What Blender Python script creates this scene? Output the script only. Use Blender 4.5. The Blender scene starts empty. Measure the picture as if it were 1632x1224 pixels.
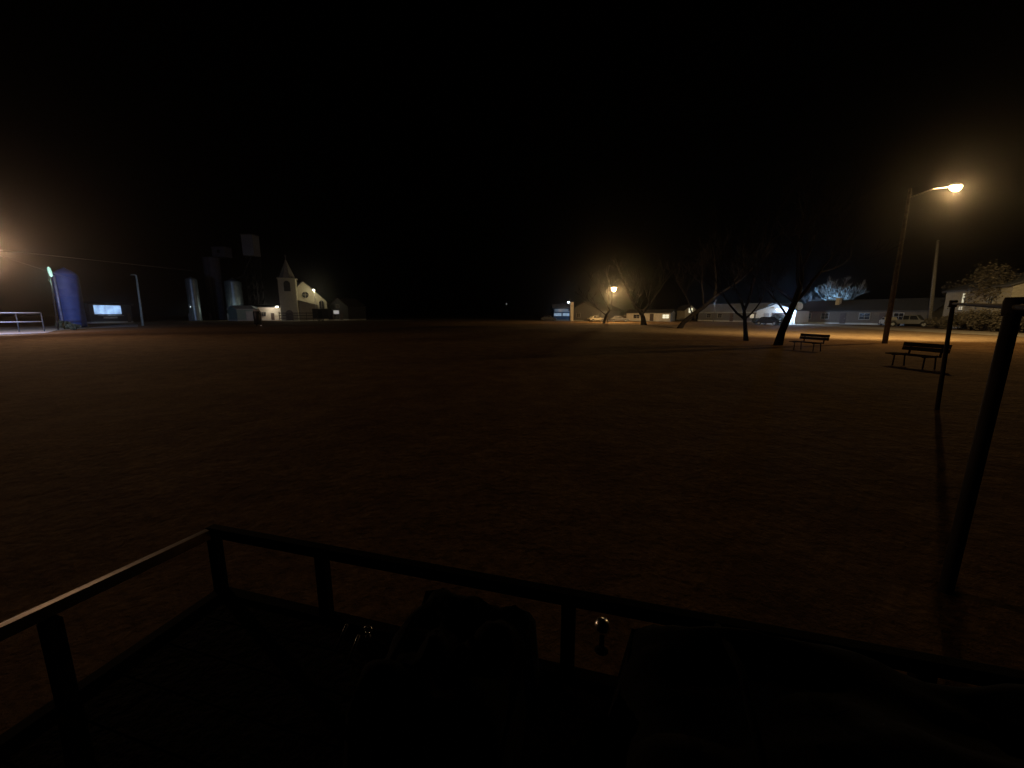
import bpy, bmesh, math, random
from mathutils import Vector, Matrix
R = math.radians
PI = math.pi
random.seed(7)
sc = bpy.context.scene
COL = sc.collection

# ------------------------------------------------------------------ camera
F = 635.0; CX = 816.0; CY = 612.0; PITCH = R(10.0); CH = 2.0
cp, sp = math.cos(PITCH), math.sin(PITCH)
cam_d = bpy.data.cameras.new('camera')
cam = bpy.data.objects.new('camera', cam_d)
COL.objects.link(cam)
cam.location = (0, 0, CH)
cam.rotation_euler = (R(90) - PITCH, 0, 0)
cam_d.sensor_width = 36.0
cam_d.lens = 36.0 * F / 1632.0
cam_d.clip_start = 0.05
cam_d.clip_end = 3000
sc.camera = cam

def G(u, v, z=0.0):
    """point on the level z seen at photo pixel u, v"""
    xc = (u - CX) / F; yc = (CY - v) / F
    Y = cp + yc * sp; Z = -sp + yc * cp
    t = (z - CH) / Z
    return Vector((xc * t, Y * t, z))
def GD(u, D, z=0.0):
    zc = D * cp - (z - CH) * sp
    return Vector(((u - CX) / F * zc, D, z))
def ZA(v, D):
    yc = (CY - v) / F
    return CH + D * (-sp + yc * cp) / (cp + yc * sp)
def GV(u, v, D):
    return GD(u, D, ZA(v, D))

# ------------------------------------------------------------------ materials
MATS = {}
def mat(name, col, rough=0.8, metal=0.0, noise=0.25, scale=3.0, bump=0.0, bscale=30.0, spec=0.5, kind=None):
    if name in MATS: return MATS[name]
    m = bpy.data.materials.new(name); m.use_nodes = True
    nt = m.node_tree; N = nt.nodes; L = nt.links
    b = N['Principled BSDF']
    b.inputs['Roughness'].default_value = rough
    b.inputs['Metallic'].default_value = metal
    b.inputs['Specular IOR Level'].default_value = spec
    tc = N.new('ShaderNodeTexCoord')
    nz = N.new('ShaderNodeTexNoise'); nz.inputs['Scale'].default_value = scale; nz.inputs['Detail'].default_value = 6
    L.new(tc.outputs['Object'], nz.inputs['Vector'])
    cr = N.new('ShaderNodeValToRGB')
    a = [max(0, c * (1 - noise)) for c in col]; c2 = [min(1, c * (1 + noise)) for c in col]
    cr.color_ramp.elements[0].color = (*a, 1); cr.color_ramp.elements[1].color = (*c2, 1)
    cr.color_ramp.elements[0].position = 0.3; cr.color_ramp.elements[1].position = 0.7
    L.new(nz.outputs['Fac'], cr.inputs['Fac'])
    out = cr.outputs['Color']
    if kind == 'brick':
        br = N.new('ShaderNodeTexBrick'); br.inputs['Scale'].default_value = 4.0
        br.inputs['Color1'].default_value = (*a, 1); br.inputs['Color2'].default_value = (*c2, 1)
        br.inputs['Mortar'].default_value = (0.3, 0.28, 0.25, 1)
        mp = N.new('ShaderNodeMapping'); mp.inputs['Rotation'].default_value = (R(90), 0, 0)
        L.new(tc.outputs['Object'], mp.inputs['Vector']); L.new(mp.outputs['Vector'], br.inputs['Vector'])
        out = br.outputs['Color']
    if kind in ('siding', 'corrugated', 'boards'):
        wv = N.new('ShaderNodeTexWave'); wv.wave_type = 'BANDS'
        wv.bands_direction = 'Z' if kind == 'siding' else 'X'
        wv.inputs['Scale'].default_value = 1.6 if kind == 'siding' else 1.2
        wv.inputs['Distortion'].default_value = 0.2
        L.new(tc.outputs['Object'], wv.inputs['Vector'])
        bp = N.new('ShaderNodeBump'); bp.inputs['Strength'].default_value = 0.6; bp.inputs['Distance'].default_value = 0.03
        L.new(wv.outputs['Fac'], bp.inputs['Height']); L.new(bp.outputs['Normal'], b.inputs['Normal'])
    L.new(out, b.inputs['Base Color'])
    if bump > 0 and kind not in ('siding', 'corrugated', 'boards'):
        n2 = N.new('ShaderNodeTexNoise'); n2.inputs['Scale'].default_value = bscale; n2.inputs['Detail'].default_value = 8
        L.new(tc.outputs['Object'], n2.inputs['Vector'])
        bp = N.new('ShaderNodeBump'); bp.inputs['Strength'].default_value = bump; bp.inputs['Distance'].default_value = 0.05
        L.new(n2.outputs['Fac'], bp.inputs['Height']); L.new(bp.outputs['Normal'], b.inputs['Normal'])
    MATS[name] = m
    return m
def emit(name, col, strength, var=0.0, scale=4.0):
    if name in MATS: return MATS[name]
    m = bpy.data.materials.new(name); m.use_nodes = True
    nt = m.node_tree; N = nt.nodes; L = nt.links
    b = N['Principled BSDF']
    b.inputs['Base Color'].default_value = (0.3, 0.3, 0.3, 1)
    b.inputs['Roughness'].default_value = 0.3
    b.inputs['Emission Color'].default_value = (*col, 1)
    b.inputs['Emission Strength'].default_value = strength
    if var > 0:
        tc = N.new('ShaderNodeTexCoord')
        nz = N.new('ShaderNodeTexNoise'); nz.inputs['Scale'].default_value = scale; nz.inputs['Detail'].default_value = 3
        L.new(tc.outputs['Object'], nz.inputs['Vector'])
        mr = N.new('ShaderNodeMapRange'); mr.inputs['From Min'].default_value = 0.35; mr.inputs['From Max'].default_value = 0.65
        mr.inputs['To Min'].default_value = strength * (1 - var); mr.inputs['To Max'].default_value = strength
        L.new(nz.outputs['Fac'], mr.inputs['Value']); L.new(mr.outputs['Result'], b.inputs['Emission Strength'])
    MATS[name] = m
    return m
def glass(name, col=(0.02, 0.02, 0.025), rough=0.08):
    if name in MATS: return MATS[name]
    m = mat(name, col, rough=rough, noise=0.1, spec=0.8)
    return m

WOOD_DARK = mat('weathered dark wood', (0.016, 0.011, 0.008), 0.9, spec=0.05, noise=0.4, scale=8, bump=0.4)
POLE_WOOD = mat('utility pole wood', (0.16, 0.14, 0.12), 0.9, spec=0.1, noise=0.4, scale=6, bump=0.5)
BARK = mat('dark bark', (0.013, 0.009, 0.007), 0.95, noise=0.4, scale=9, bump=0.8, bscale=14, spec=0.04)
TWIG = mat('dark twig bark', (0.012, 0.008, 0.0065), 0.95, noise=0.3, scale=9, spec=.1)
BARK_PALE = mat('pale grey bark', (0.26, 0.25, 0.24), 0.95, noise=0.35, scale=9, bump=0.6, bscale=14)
STEEL = mat('galvanised steel', (0.42, 0.43, 0.44), 0.45, 0.7, noise=0.15, scale=12)
PIPE = mat('white pipe paint', (0.5, 0.5, 0.5), 0.6, noise=0.2)
BLACK = mat('black painted steel', (0.006, 0.006, 0.007), 0.8, 0.0, noise=0.2, scale=20, spec=0.05)
RUBBER = mat('tyre rubber', (0.02, 0.02, 0.02), 0.9, noise=0.2)
CHROME = mat('bright metal', (0.7, 0.7, 0.7), 0.25, 1.0, noise=0.05)
DARKMETAL = mat('dark frame steel', (0.022, 0.018, 0.016), 0.75, 0.0, noise=0.3, spec=0.2)
GLASS = glass('dark glass')
WHITEW = mat('white clapboard', (0.62, 0.61, 0.56), 0.7, noise=0.1, kind='siding')
CHURCHW = mat('cream church clapboard', (0.42, 0.39, 0.29), 0.75, noise=0.12, kind='siding')
GREYW = mat('grey siding', (0.11, 0.11, 0.115), 0.75, noise=0.12, kind='siding')
TANW = mat('tan stucco wall', (0.12, 0.1, 0.085), 0.85, noise=0.15, bump=0.2)
BRICK = mat('orange brick', (0.42, 0.19, 0.09), 0.85, noise=0.3, kind='brick')
CREAM = mat('cream painted block', (0.55, 0.50, 0.42), 0.8, noise=0.12, bump=0.15)
TEAL = mat('teal metal siding', (0.22, 0.32, 0.31), 0.55, 0.3, noise=0.15, kind='corrugated')
ROOF = mat('dark shingles', (0.06, 0.055, 0.055), 0.85, noise=0.3, scale=6, bump=0.3)
ROOFG = mat('grey shingles', (0.05, 0.047, 0.047), 0.85, noise=0.3, scale=6, bump=0.3)
ROOFM = mat('pale metal roofing', (0.42, 0.45, 0.5), 0.45, 0.3, noise=0.1, kind='corrugated')
TRIM = mat('dark trim', (0.07, 0.05, 0.045), 0.7)
WTRIM = mat('white trim', (0.3, 0.29, 0.28), 0.6, noise=0.08)
BLUE = mat('blue enamelled steel', (0.03, 0.065, 0.22), 0.62, 0.1, noise=0.15, scale=1.5)
BINM = mat('corrugated grain bin steel', (0.2, 0.25, 0.26), 0.38, 0.5, noise=0.2, scale=1.0)
CONC = mat('pale concrete', (0.46, 0.45, 0.43), 0.9, noise=0.2, scale=0.6, bump=0.2)
ASPH = mat('sandy gravel road', (0.34, 0.26, 0.17), 0.95, noise=0.3, scale=0.7, bump=0.4, bscale=12)
GREENLEAF = mat('dark evergreen leaves', (0.05, 0.06, 0.03), 0.8, noise=0.5, scale=3)
HEDGE = mat('dry hedge leaves', (0.08, 0.06, 0.036), 0.85, noise=0.5, scale=3)
TARP = mat('black tarpaulin', (0.006, 0.006, 0.007), 0.9, noise=0.3, bump=0.3, bscale=6, spec=0.08)
DECK = mat('dark deck boards', (0.007, 0.006, 0.006), 0.95, spec=0.05, noise=0.4, scale=9, bump=0.4)
SILVER = mat('silver car paint', (0.2, 0.195, 0.19), 0.3, 0.5, noise=0.05)
PALECAR = mat('cream car paint', (0.55, 0.5, 0.42), 0.3, 0.1, noise=0.05)
DARKCAR = mat('dark car paint', (0.03, 0.03, 0.035), 0.2, 0.3, noise=0.05)
GREYCAR = mat('grey car paint', (0.16, 0.16, 0.18), 0.3, 0.4, noise=0.05)
LENS = mat('lamp lens plastic', (0.7, 0.7, 0.68), 0.15, noise=0.05)
REDL = mat('red lens', (0.3, 0.01, 0.01), 0.2, noise=0.05)
RAY = mat('lamp ray grey', (0.25, 0.24, 0.23), 0.5, noise=0.1)

# ground: dormant grass
def ground_material():
    m = bpy.data.materials.new('dormant grass ground'); m.use_nodes = True
    nt = m.node_tree; N = nt.nodes; L = nt.links; b = N['Principled BSDF']
    b.inputs['Roughness'].default_value = 0.95; b.inputs['Specular IOR Level'].default_value = 0.15
    tc = N.new('ShaderNodeTexCoord')
    def nz(s, d=6, r=0.6):
        n = N.new('ShaderNodeTexNoise'); n.inputs['Scale'].default_value = s; n.inputs['Detail'].default_value = d
        n.inputs['Roughness'].default_value = r
        L.new(tc.outputs['Object'], n.inputs['Vector']); return n
    a = nz(0.07, 4); c = nz(1.3); e = nz(14, 8, 0.7)
    r1 = N.new('ShaderNodeValToRGB'); r1.color_ramp.elements[0].position = 0.35; r1.color_ramp.elements[1].position = 0.66
    r1.color_ramp.elements[0].color = (0.22, 0.135, 0.07, 1); r1.color_ramp.elements[1].color = (0.36, 0.25, 0.13, 1)
    L.new(c.outputs['Fac'], r1.inputs['Fac'])
    r2 = N.new('ShaderNodeValToRGB'); r2.color_ramp.elements[0].position = 0.3; r2.color_ramp.elements[1].position = 0.7
    r2.color_ramp.elements[0].color = (0.45, 0.42, 0.38, 1); r2.color_ramp.elements[1].color = (1.2, 1.15, 1.1, 1)
    L.new(e.outputs['Fac'], r2.inputs['Fac'])
    r3 = N.new('ShaderNodeValToRGB'); r3.color_ramp.elements[0].position = 0.35; r3.color_ramp.elements[1].position = 0.65
    r3.color_ramp.elements[0].color = (0.7, 0.66, 0.6, 1); r3.color_ramp.elements[1].color = (1.05, 1.02, 1.0, 1)
    L.new(a.outputs['Fac'], r3.inputs['Fac'])
    m1 = N.new('ShaderNodeMix'); m1.data_type = 'RGBA'; m1.blend_type = 'MULTIPLY'; m1.inputs[0].default_value = 1
    L.new(r1.outputs['Color'], m1.inputs[6]); L.new(r2.outputs['Color'], m1.inputs[7])
    m2 = N.new('ShaderNodeMix'); m2.data_type = 'RGBA'; m2.blend_type = 'MULTIPLY'; m2.inputs[0].default_value = 1
    L.new(m1.outputs[2], m2.inputs[6]); L.new(r3.outputs['Color'], m2.inputs[7])
    L.new(m2.outputs[2], b.inputs['Base Color'])
    g = nz(3.6, 5, .55)
    bm0 = N.new('ShaderNodeBump'); bm0.inputs['Strength'].default_value = 0.8; bm0.inputs['Distance'].default_value = 0.10
    L.new(g.outputs['Fac'], bm0.inputs['Height'])
    bm1 = N.new('ShaderNodeBump'); bm1.inputs['Strength'].default_value = 0.7; bm1.inputs['Distance'].default_value = 0.05
    L.new(e.outputs['Fac'], bm1.inputs['Height']); L.new(bm0.outputs['Normal'], bm1.inputs['Normal'])
    L.new(bm1.outputs['Normal'], b.inputs['Normal'])
    return m
GROUND = ground_material()

# ------------------------------------------------------------------ mesh builder
class MB:
    def __init__(s): s.v = []; s.f = []; s.sm = []
    def add(s, vs, fs, smooth=False, M=None):
        o = len(s.v)
        for p in vs:
            p = Vector(p)
            s.v.append(M @ p if M is not None else p)
        for f in fs: s.f.append([i + o for i in f]); s.sm.append(smooth)
        return s
    def box(s, c, size, rz=0.0, M=None):
        x, y, z = size[0] / 2, size[1] / 2, size[2] / 2
        vs = [(-x, -y, -z), (x, -y, -z), (x, y, -z), (-x, y, -z), (-x, -y, z), (x, -y, z), (x, y, z), (-x, y, z)]
        T = Matrix.Translation(Vector(c)) @ Matrix.Rotation(rz, 4, 'Z')
        if M is not None: T = M @ T
        return s.add(vs, [(0, 3, 2, 1), (4, 5, 6, 7), (0, 1, 5, 4), (1, 2, 6, 5), (2, 3, 7, 6), (3, 0, 4, 7)], False, T)
    def tube(s, pts, rad, n=8, cap=True):
        pts = [Vector(p) for p in pts]
        if not isinstance(rad, (list, tuple)): rad = [rad] * len(pts)
        rings = []; o = len(s.v)
        prev = None
        for i, p in enumerate(pts):
            d = (pts[min(i + 1, len(pts) - 1)] - pts[max(i - 1, 0)]).normalized()
            if prev is None:
                a = d.orthogonal().normalized()
            else:
                a = (prev - d * prev.dot(d))
                a = a.normalized() if a.length > 1e-6 else d.orthogonal().normalized()
            prev = a; b = d.cross(a)
            for k in range(n):
                t = 2 * PI * k / n
                s.v.append(p + (a * math.cos(t) + b * math.sin(t)) * rad[i])
        for i in range(len(pts) - 1):
            for k in range(n):
                k2 = (k + 1) % n
                s.f.append([o + i * n + k, o + i * n + k2, o + (i + 1) * n + k2, o + (i + 1) * n + k]); s.sm.append(True)
        if cap:
            s.f.append([o + k for k in range(n)][::-1]); s.sm.append(False)
            s.f.append([o + (len(pts) - 1) * n + k for k in range(n)]); s.sm.append(False)
        return s
    def lathe(s, prof, n=32, c=(0, 0, 0), ridge=0.0):
        o = len(s.v); c = Vector(c)
        for r, z in prof:
            for k in range(n):
                t = 2 * PI * k / n
                s.v.append(c + Vector((r * math.cos(t), r * math.sin(t), z)))
        for i in range(len(prof) - 1):
            for k in range(n):
                k2 = (k + 1) % n
                s.f.append([o + i * n + k, o + i * n + k2, o + (i + 1) * n + k2, o + (i + 1) * n + k]); s.sm.append(True)
        s.f.append([o + k for k in range(n)][::-1]); s.sm.append(False)
        s.f.append([o + (len(prof) - 1) * n + k for k in range(n)]); s.sm.append(False)
        return s
    def prism(s, poly, y0, y1, M=None, smooth=False):
        """poly in x,z extruded along y"""
        n = len(poly)
        vs = [(x, y0, z) for x, z in poly] + [(x, y1, z) for x, z in poly]
        fs = [list(range(n)), list(range(2 * n - 1, n - 1, -1))]
        for k in range(n):
            k2 = (k + 1) % n
            fs.append([k, n + k, n + k2, k2])
        return s.add(vs, fs, smooth, M)
    def build(s, name, m, parent=None, loc=None, rz=0.0, bevel=0.0):
        me = bpy.data.meshes.new(name)
        me.from_pydata([tuple(p) for p in s.v], [], s.f)
        me.polygons.foreach_set('use_smooth', s.sm)
        me.materials.append(m)
        bm = bmesh.new(); bm.from_mesh(me)
        bmesh.ops.recalc_face_normals(bm, faces=bm.faces[:]) if len(bm.faces) < 60000 else None
        bm.to_mesh(me); bm.free()
        me.update()
        o = bpy.data.objects.new(name, me); COL.objects.link(o)
        if parent: o.parent = parent
        if loc is not None: o.location = loc
        o.rotation_euler = (0, 0, rz)
        if bevel > 0:
            md = o.modifiers.new('bevel', 'BEVEL'); md.width = bevel; md.segments = 3; md.limit_method = 'ANGLE'
        return o
def tag(o, label=None, cat=None, group=None, kind=None):
    if label: o['label'] = label
    if cat: o['category'] = cat
    if group: o['group'] = group
    if kind: o['kind'] = kind
    return o
def thing(name, label, cat, loc=(0, 0, 0), rz=0.0, group=None):
    o = bpy.data.objects.new(name, None); COL.objects.link(o)
    o.empty_display_size = 0.3
    o.location = loc; o.rotation_euler = (0, 0, rz)
    return tag(o, label, cat, group)
def light(parent, loc, power, col, radius=0.15, spot=None, blend=1.0, rot=None):
    d = bpy.data.lights.new('light_source', 'SPOT' if spot else 'POINT')
    d.energy = power; d.color = col; d.shadow_soft_size = radius
    if spot: d.spot_size = spot; d.spot_blend = blend
    o = bpy.data.objects.new('light_source', d); COL.objects.link(o)
    o.parent = parent; o.location = loc
    if rot: o.rotation_euler = rot
    return o

# ------------------------------------------------------------------ setting
def build_ground():
    # one sheet, finer near the camera, small real relief near the camera
    xs = [-420, -300, -200, -130, -90, -60] + [-40 + i * 1.0 for i in range(81)] + [60, 90, 130, 200, 300, 420]
    ys = [-60, -30, -15, -8] + [-5 + i * 0.6 for i in range(76)] + [45, 55, 70, 90, 120, 160, 220, 300, 440]
    rnd = random.Random(3)
    import mathutils
    vs = []; fs = []
    for y in ys:
        for x in xs:
            z = 0.0
            if -41 < x < 41 and -6 < y < 41:
                edge = max(0.0, min(1.0, (41 - abs(x)) / 6, (41 - y) / 6, (y + 6) / 2))
                z = edge * 0.045 * (mathutils.noise.noise(Vector((x * 0.45, y * 0.45, 0))) + 0.5 * mathutils.noise.noise(Vector((x * 1.1, y * 1.1, 3))) - 0.6)
            vs.append((x, y, z))
    nx = len(xs)
    for j in range(len(ys) - 1):
        for i in range(nx - 1):
            fs.append((j * nx + i, j * nx + i + 1, (j + 1) * nx + i + 1, (j + 1) * nx + i))
    mb = MB(); mb.add(vs, fs, True)
    return tag(mb.build('ground', GROUND), 'dormant brown grass field', None, None, 'structure')
ground = build_ground()

def strip(name, pts, w, z, m, label):
    """flat ribbon along pts"""
    mb = MB(); vs = []; fs = []
    for i, p in enumerate(pts):
        p = Vector(p); d = (Vector(pts[min(i + 1, len(pts) - 1)]) - Vector(pts[max(i - 1, 0)])).normalized()
        nrm = Vector((-d.y, d.x, 0))
        a = p + nrm * w / 2; b = p - nrm * w / 2
        vs += [(a.x, a.y, z), (b.x, b.y, z)]
    for i in range(len(pts) - 1):
        fs.append((2 * i, 2 * i + 1, 2 * i + 3, 2 * i + 2))
    mb.add(vs, fs)
    return tag(mb.build(name, m), label, None, None, 'structure')

# street on the right running away, cross street at the far end, street on the left
road_r = strip('road', [(44, 8, 0), (48.5, 34, 0), (53, 66, 0), (58, 100, 0), (64, 150, 0), (70, 230, 0)], 7.5, 0.012, ASPH, 'worn side road along the right of the park')
strip('road', [(-110, 128, 0), (-40, 131, 0), (40, 134, 0), (58, 136, 0)], 6.5, 0.012, ASPH, 'cross road at the far end of the park')
strip('path', [GD(425, 112), GD(470, 115), GD(560, 121), GD(660, 123)], 7.0, 0.024, CONC, 'pale concrete path in front of the church')
pave = MB()
pa = [G(-260, 545), G(0, 533.5), G(72, 531), G(90, 527), G(140, 523.5), G(220, 521.0)]
pb = [G(-260, 527), G(0, 522), G(72, 520.5), G(90, 519.5), G(140, 518.5), G(220, 517.5)]
vs = [(p.x, p.y, 0.03) for p in pa] + [(p.x, p.y, 0.03) for p in pb]
pave.add(vs, [(i, i + 1, 7 + i, 6 + i) for i in range(5)])
tag(pave.build('pavement', CONC), 'pale concrete apron beside the pipe railing', None, None, 'structure')

# ------------------------------------------------------------------ generic builders
def house(name, label, cat, A, B, depth, h, rh, wall, roof, ridge='side', wins=(), doors=(), over=0.35, chimney=None,
          roof_over=None, base=True, wall2=None):
    """A,B: ground points of the wall facing us, left then right"""
    A = Vector((A[0], A[1], 0)); B = Vector((B[0], B[1], 0))
    d = B - A; w = d.length; rz = math.atan2(d.y, d.x)
    t = thing(name, label, cat, (A + B) / 2, rz)
    mb = MB(); x = w / 2
    if ridge == 'side':      # ridge parallel to the front
        poly = [(0, 0), (depth, 0), (depth, h), (depth / 2, h + rh), (0, h)]
        mb.prism([(p[0], p[1]) for p in poly], -x, x, Matrix(((0, 1, 0, 0), (1, 0, 0, 0), (0, 0, 1, 0), (0, 0, 0, 1))))
    else:
        mb.prism([(-x, 0), (x, 0), (x, h), (0, h + rh), (-x, h)], 0, depth)
    mb.build('wall', wall, t)
    if base:
        fb = MB().box((0, depth / 2, 0.15), (w + 0.12, depth + 0.12, 0.34)); fb.build('foundation', CONC, t)
    r = MB(); th = 0.16; o = over
    if ridge == 'side':
        s = rh / (depth / 2)
        for sg in (0, 1):
            y0, z0 = (-o, h - o * s) if sg == 0 else (depth + o, h - o * s)
            y1, z1 = depth / 2, h + rh
            vs = []
            for xx in (-x - o, x + o):
                vs += [(xx, y0, z0 + 0.02), (xx, y1, z1 + 0.02), (xx, y1, z1 + th + 0.05), (xx, y0, z0 + th + 0.02)]
            r.add(vs, [(0, 1, 2, 3), (7, 6, 5, 4), (0, 4, 5, 1), (1, 5, 6, 2), (2, 6, 7, 3), (3, 7, 4, 0)])
    else:
        s = rh / x
        for sg in (-1, 1):
            x0, z0 = sg * (x + o), h - o * s
            vs = []
            for yy in (-o, depth + o):
                vs += [(x0, yy, z0 + 0.02), (0, yy, h + rh + 0.02), (0, yy, h + rh + th + 0.05), (x0, yy, z0 + th + 0.02)]
            r.add(vs, [(0, 1, 2, 3), (7, 6, 5, 4), (0, 4, 5, 1), (1, 5, 6, 2), (2, 6, 7, 3), (3, 7, 4, 0)])
    rf = r.build('roof', roof, t)
    for (wx, wz, ww, wh, gm) in wins:     # wx from centre, wz of centre
        fr = MB(); b = 0.09
        fr.box((wx - ww / 2 - b / 2, -0.03, wz), (b, 0.12, wh + 2 * b)).box((wx + ww / 2 + b / 2, -0.03, wz), (b, 0.12, wh + 2 * b))
        fr.box((wx, -0.03, wz + wh / 2 + b / 2), (ww, 0.12, b)).box((wx, -0.03, wz - wh / 2 - b / 2), (ww + 0.1, 0.18, b))
        fr.box((wx, -0.035, wz), (0.05, 0.07, wh)); fr.box((wx, -0.036, wz), (ww - 0.002, 0.05, 0.05))
        f = fr.build('window', WTRIM, t)
        MB().box((wx, -0.012, wz), (ww - 0.01, 0.02, wh - 0.01)).build('pane', gm, f)
    for (dx, dw, dh, dm) in doors:
        dd = MB().box((dx, -0.03, dh / 2 + 0.1), (dw, 0.08, dh))
        dd.box((dx, -0.075, dh * 0.72), (dw * 0.7, 0.02, dh * 0.3)).box((dx, -0.075, dh * 0.32), (dw * 0.7, 0.02, dh * 0.3))
        do = dd.build('door', dm, t)
        MB().tube([(dx + dw * 0.36, -0.08, 1.1), (dx + dw * 0.36, -0.15, 1.1)], 0.035, 8).build('handle', STEEL, do)
    if chimney:
        cx, cy, cw, ct, cm = chimney
        c = MB().box((cx, cy, (h + ct) / 2), (cw, cw, ct - h)); c.box((cx, cy, ct + 0.05), (cw + 0.14, cw + 0.14, 0.12))
        c.build('chimney', cm, rf)
    return t

def grow(rnd, start, direc, length, rad, depth, out, twist=0.5, up=0.12, minr=0.012, nseg=4, kids=(2, 4)):
    pts = [Vector(start)]; rads = [rad]; d = Vector(direc).normalized()
    for i in range(nseg):
        d = (d + Vector((rnd.uniform(-1, 1), rnd.uniform(-1, 1), rnd.uniform(-0.6, 0.9))) * twist * 0.35 + Vector((0, 0, up * 0.3))).normalized()
        pts.append(pts[-1] + d * length / nseg); rads.append(max(minr, rad * (1 - 0.45 * (i + 1) / nseg)))
    out.append((pts, rads, depth))
    if depth <= 0: return
    n = rnd.randint(*kids)
    for k in range(n):
        i = rnd.randint(max(1, nseg // 2), nseg)
        dd = (pts[i] - pts[i - 1]).normalized()
        side = Vector((rnd.uniform(-1, 1), rnd.uniform(-1, 1), rnd.uniform(-0.25, 0.8))).normalized()
        grow(rnd, pts[i], dd * 0.75 + side * 0.85, length * rnd.uniform(0.55, 0.82), rads[i] * rnd.uniform(0.5, 0.72), depth - 1, out, twist, up, minr, nseg, kids)
    dd = (pts[-1] - pts[-2]).normalized()
    grow(rnd, pts[-1], dd, length * 0.75, rads[-1] * 0.8, depth - 1, out, twist, up, minr, nseg, kids)

def bare_tree(label, base, trunk_pts, r0, seed, limbs, depth=4, length=3.0, group='bare park trees', bark=None, minr=0.012, name='bare_tree', kids=(2, 3)):
    """trunk_pts relative to base; limbs: list of (index of trunk point, direction, length, radius)"""
    bark = bark or BARK
    rnd = random.Random(seed)
    t = thing(name, label, 'tree', (base[0], base[1], -0.03), 0, group)
    mb = MB()
    n = len(trunk_pts)
    mb.tube([(0, 0, -0.3)] + trunk_pts, [r0 * 1.35] + [r0 * (1.15 if i == 0 else 1 - 0.35 * i / (n - 1)) for i in range(n)], 12)
    mb.build('trunk', bark, t)
    out = []
    for (i, dr, ln, rr) in limbs:
        grow(rnd, trunk_pts[i], dr, ln, rr, depth, out, minr=minr, kids=kids)
    cb = MB()
    for pts, rads, dp in out:
        cb.tube(pts, rads, 6 if rads[0] > 0.05 else 4 if rads[0] > 0.02 else 3, cap=False)
    cb.build('crown', TWIG if bark is BARK else bark, t)
    return t

def shrub(name, label, cat, c, size, m, seed, n=2500, group=None, leaf=0.12, stems=True):
    rnd = random.Random(seed)
    t = thing(name, label, cat, (c[0], c[1], 0), 0, group)
    mb = MB(); X, Y, Z = size
    lobes = [(rnd.uniform(-0.6, 0.6) * X / 2, rnd.uniform(-0.6, 0.6) * Y / 2, rnd.uniform(0.35, 0.72) * Z, rnd.uniform(0.3, 0.5)) for _ in range(9)]
    for i in range(n):
        lx, ly, lz, lr = lobes[rnd.randrange(len(lobes))]
        u = rnd.gauss(0, 1), rnd.gauss(0, 1), rnd.gauss(0, 1)
        l = math.sqrt(sum(a * a for a in u)) or 1
        rr = lr * rnd.uniform(0.55, 1.1)
        p = Vector((lx + u[0] / l * rr * X * 0.6, ly + u[1] / l * rr * Y * 0.6, max(0.05, lz + u[2] / l * rr * Z * 0.75)))
        a = Vector((rnd.uniform(-1, 1), rnd.uniform(-1, 1), rnd.uniform(-1, 1))).normalized() * leaf
        b = a.orthogonal().normalized() * leaf * 0.55
        mb.add([p - a, p + b, p + a, p - b], [(0, 1, 2, 3)])
    mb.build('foliage', m, t)
    sm = MB()
    for lx, ly, lz, lr in lobes:
        sm.tube([(lx * 0.2, ly * 0.2, -0.1), (lx * 0.6, ly * 0.6, lz * 0.5), (lx, ly, lz)], [0.05, 0.035, 0.015], 5)
    sm.build('stem', BARK, t)
    return t

def leafy_tree(label, base, h, cr, seed, m, n=6000, group=None, leaf=0.2):
    rnd = random.Random(seed)
    t = thing('leafy_tree', label, 'tree', (base[0], base[1], 0), 0, group)
    out = []
    tr = MB().tube([(0, 0, -0.2), (0.1, 0, h * 0.2), (-0.1, 0.1, h * 0.4)], [0.28, 0.22, 0.17], 10); tr.build('trunk', BARK, t)
    cb = MB(); lobes = []
    for k in range(12):
        a = rnd.uniform(0, 2 * PI); q = rnd.uniform(0.1, 0.75) * cr
        c = Vector((math.cos(a) * q, math.sin(a) * q, h * rnd.uniform(0.42, 0.85))); lobes.append((c, rnd.uniform(0.28, 0.48) * cr))
        cb.tube([(-0.1, 0.1, h * 0.38), c * 0.5 + Vector((0, 0, h * 0.25)), c], [0.09, 0.05, 0.015], 5)
    for i in range(n):
        c, rr = lobes[rnd.randrange(len(lobes))]
        u = Vector((rnd.gauss(0, 1), rnd.gauss(0, 1), rnd.gauss(0, 1))).normalized() * rr * rnd.uniform(0.4, 1.1)
        p = c + u
        a = Vector((rnd.uniform(-1, 1), rnd.uniform(-1, 1), rnd.uniform(-1, 1))).normalized() * leaf
        b = a.orthogonal().normalized() * leaf * 0.5
        cb.add([p - a, p + b, p + a, p - b], [(0, 1, 2, 3)])
    cb.build('crown', m, t)
    return t

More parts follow.
